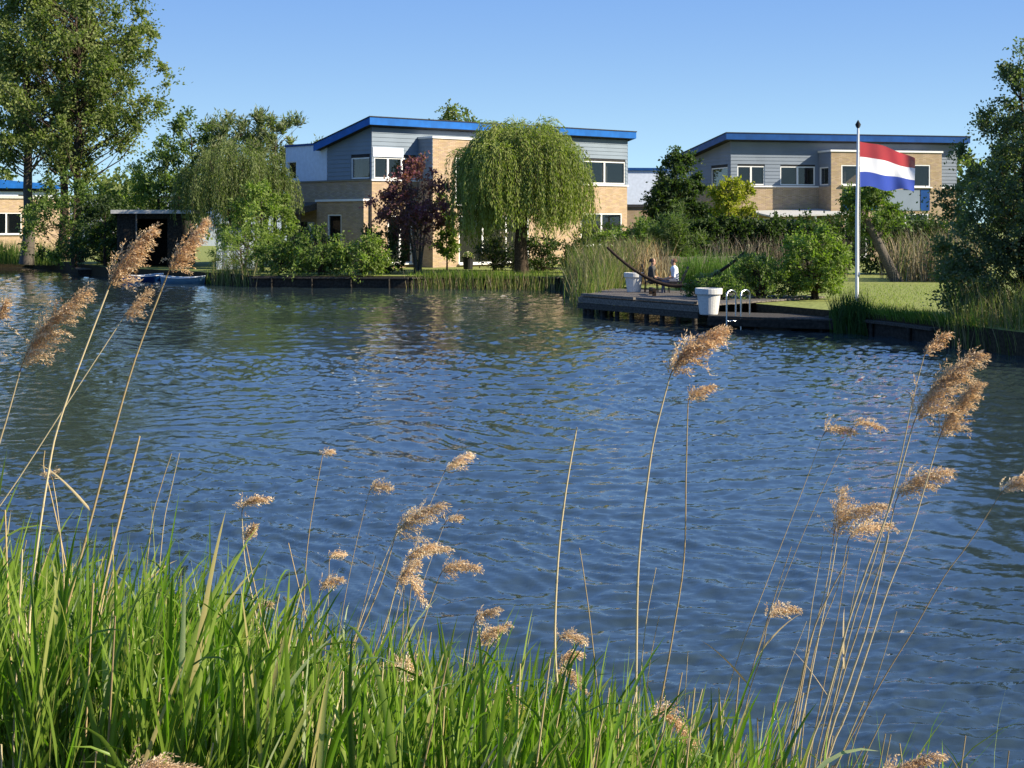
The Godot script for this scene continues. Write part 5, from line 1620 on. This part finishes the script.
	for k in far.size():
		var f: Array = far[k]
		tree({"called": "distant_tree", "label": fl[k], "group": "distant trees", "at": P(f[0], 0.45, -f[1]), "y0": 0.8, "y1": f[2], "r": f[3], "prof": [0.8, 1.0, 1.0, 0.85, 0.5], "clumps": 50, "cr": 1.1, "n": 60, "l": 0.4, "w": 0.25, "pal": alder, "trunk": 0.2, "sd": 300 + k})

func garden() -> void:
	edging("low dark timber edging below the shrubs in front of the side window", [[-10.2, 59], [-7, 58.6], [-4, 58.2], [-2.6, 59.5]], 0.34)
	edging("dark timber edging along the water under the willow lawn", [[-2.6, 59.5], [1.8, 57]], 0.40)
	edging("shaded timber edging of the lawn below the flagpole", [[7.6, 35.6], [8.5, 33.4], [9.0, 31.6]], 0.26)
	deck()
	pot("white plant pot standing beside the swim ladder", P(4.82, 0.285, -36.75), 1.05)
	pot("white plant pot at the back of the deck under the hammock's left arm", P(3.55, 0.51, -43.7), 0.92)
	hammock()
	chair("dark stool-like chair of the person in dark clothes", P(4.05, 0.51, -43.6), PI * 0.5, M.dark, -0.2)
	chair("dark reclining chair of the person in the white shirt", P(4.72, 0.51, -43.4), -PI * 0.5, M.dark, -0.45)
	seated_person("person in dark clothes sitting on the deck facing right", P(4.05, 0.44, -43.6), PI * 0.5, lin(0.06, 0.055, 0.05), lin(0.06, 0.06, 0.06), lin(0.02, 0.015, 0.012), 1.0)
	seated_person("person in a white shirt reclining on the deck facing left", P(4.72, 0.44, -43.4), -PI * 0.5, lin(0.7, 0.72, 0.75), lin(0.08, 0.09, 0.12), lin(0.1, 0.05, 0.03), 1.0)
	flag()
	# pale garden wall behind the reeds
	var gw := thing("garden_wall", "low pale stone garden wall behind the hammock and green reeds", "wall", P(4.9, 0.45, -53))
	for i in 12:
		piece("stone", M.stone, gw, P(i * 0.34, -0.2, -0.25), P(i * 0.34 + 0.335, 0.85 + 0.02 * (i % 3), 0.0))
	# jetty and boats at the left
	var j := thing("jetty", "dark low jetty at the water in front of the left bushes", "jetty", P(-21.3, 0, -73.4), deg_to_rad(20))
	for i in 14:
		piece("plank", M.wood, j, P(i * 0.2, 0.24, -1.2), P(i * 0.2 + 0.19, 0.28, 0.9))
	piece("beam", M.plank_dark, j, P(0, 0.02, 0.8), P(2.8, 0.235, 0.88))
	for i in 4:
		piece("post", M.plank_dark, j, P(0.1 + i * 0.8, -1.0, 0.7), P(0.22 + i * 0.8, 0.02, 0.82))
	boat("light blue rowing boat moored in front of the boathouse", P(-13.7, 0.0, -62.4), deg_to_rad(-4), 1.9, M.boat)
	boat("dark blue small boat moored beside the light blue boat", P(-15.9, 0.0, -64.6), deg_to_rad(40), 1.9, M.navy_and_shaded_blue)
	# tubs by the house door
	var tb := thing("planter", "dark planter tub with pale flowers beside the terrace door", "planter", P(-1.95, 0.45, -66.6))
	var mb := MB.new()
	lathe(mb, [Vector2(0, 0), Vector2(0.2, 0), Vector2(0.25, 0.55), Vector2(0.2, 0.55), Vector2(0.0, 0.5)], 16)
	part(mb, "tub", M.dark, tb)
	var fm := MB.new()
	var r := RandomNumberGenerator.new()
	r.seed = 8
	for i in 160:
		var d := rdir(r)
		d.y = absf(d.y)
		fm.leaf(P(0, 0.5, 0) + d * 0.22, (d + rdir(r) * 0.5).normalized(), d.cross(rdir(r)).normalized(), 0.1, 0.06, pick([lin(0.1, 0.16, 0.04), lin(0.55, 0.5, 0.4)], r))
	part(fm, "flowers", M.leaf, tb)

func boat(label: String, at: Vector3, turn: float, l: float, m: Material) -> void:
	var t := thing("rowing_boat", label, "boat", at, turn)
	var mb := MB.new()
	var n := 14
	var sec := func(i: int) -> Array:
		var s := float(i) / n * 2.0 - 1.0
		var wd := 0.52 * pow(maxf(0.0, 1.0 - pow(absf(s), 2.6)), 0.6) + 0.015
		var sh := 0.22 + 0.08 * s * s
		var x := s * l * 0.5
		return [P(x, sh, wd), P(x * 0.97, 0.1, wd * 0.86), P(x * 0.92, -0.12, wd * 0.5), P(x * 0.9, -0.16, 0), P(x * 0.92, -0.12, -wd * 0.5), P(x * 0.97, 0.1, -wd * 0.86), P(x, sh, -wd)]
	for i in n:
		var a: Array = sec.call(i)
		var b: Array = sec.call(i + 1)
		for k in 6:
			mb.quad(a[k + 1], a[k], b[k], b[k + 1])
	part(mb, "hull", m, t)
	for s in [0, 6]:
		var pts := []
		var rad := []
		for i in n + 1:
			pts.append(sec.call(i)[s] + Vector3(0, 0.01, 0))
			rad.append(0.025)
		var gm := MB.new()
		gm.tube(pts, rad, 6)
		part(gm, "gunwale", M.white, t)
	for x in [-0.4, 0.35]:
		piece("thwart", M.wood, t, P(x - 0.1, 0.13, -0.43), P(x + 0.1, 0.16, 0.43))
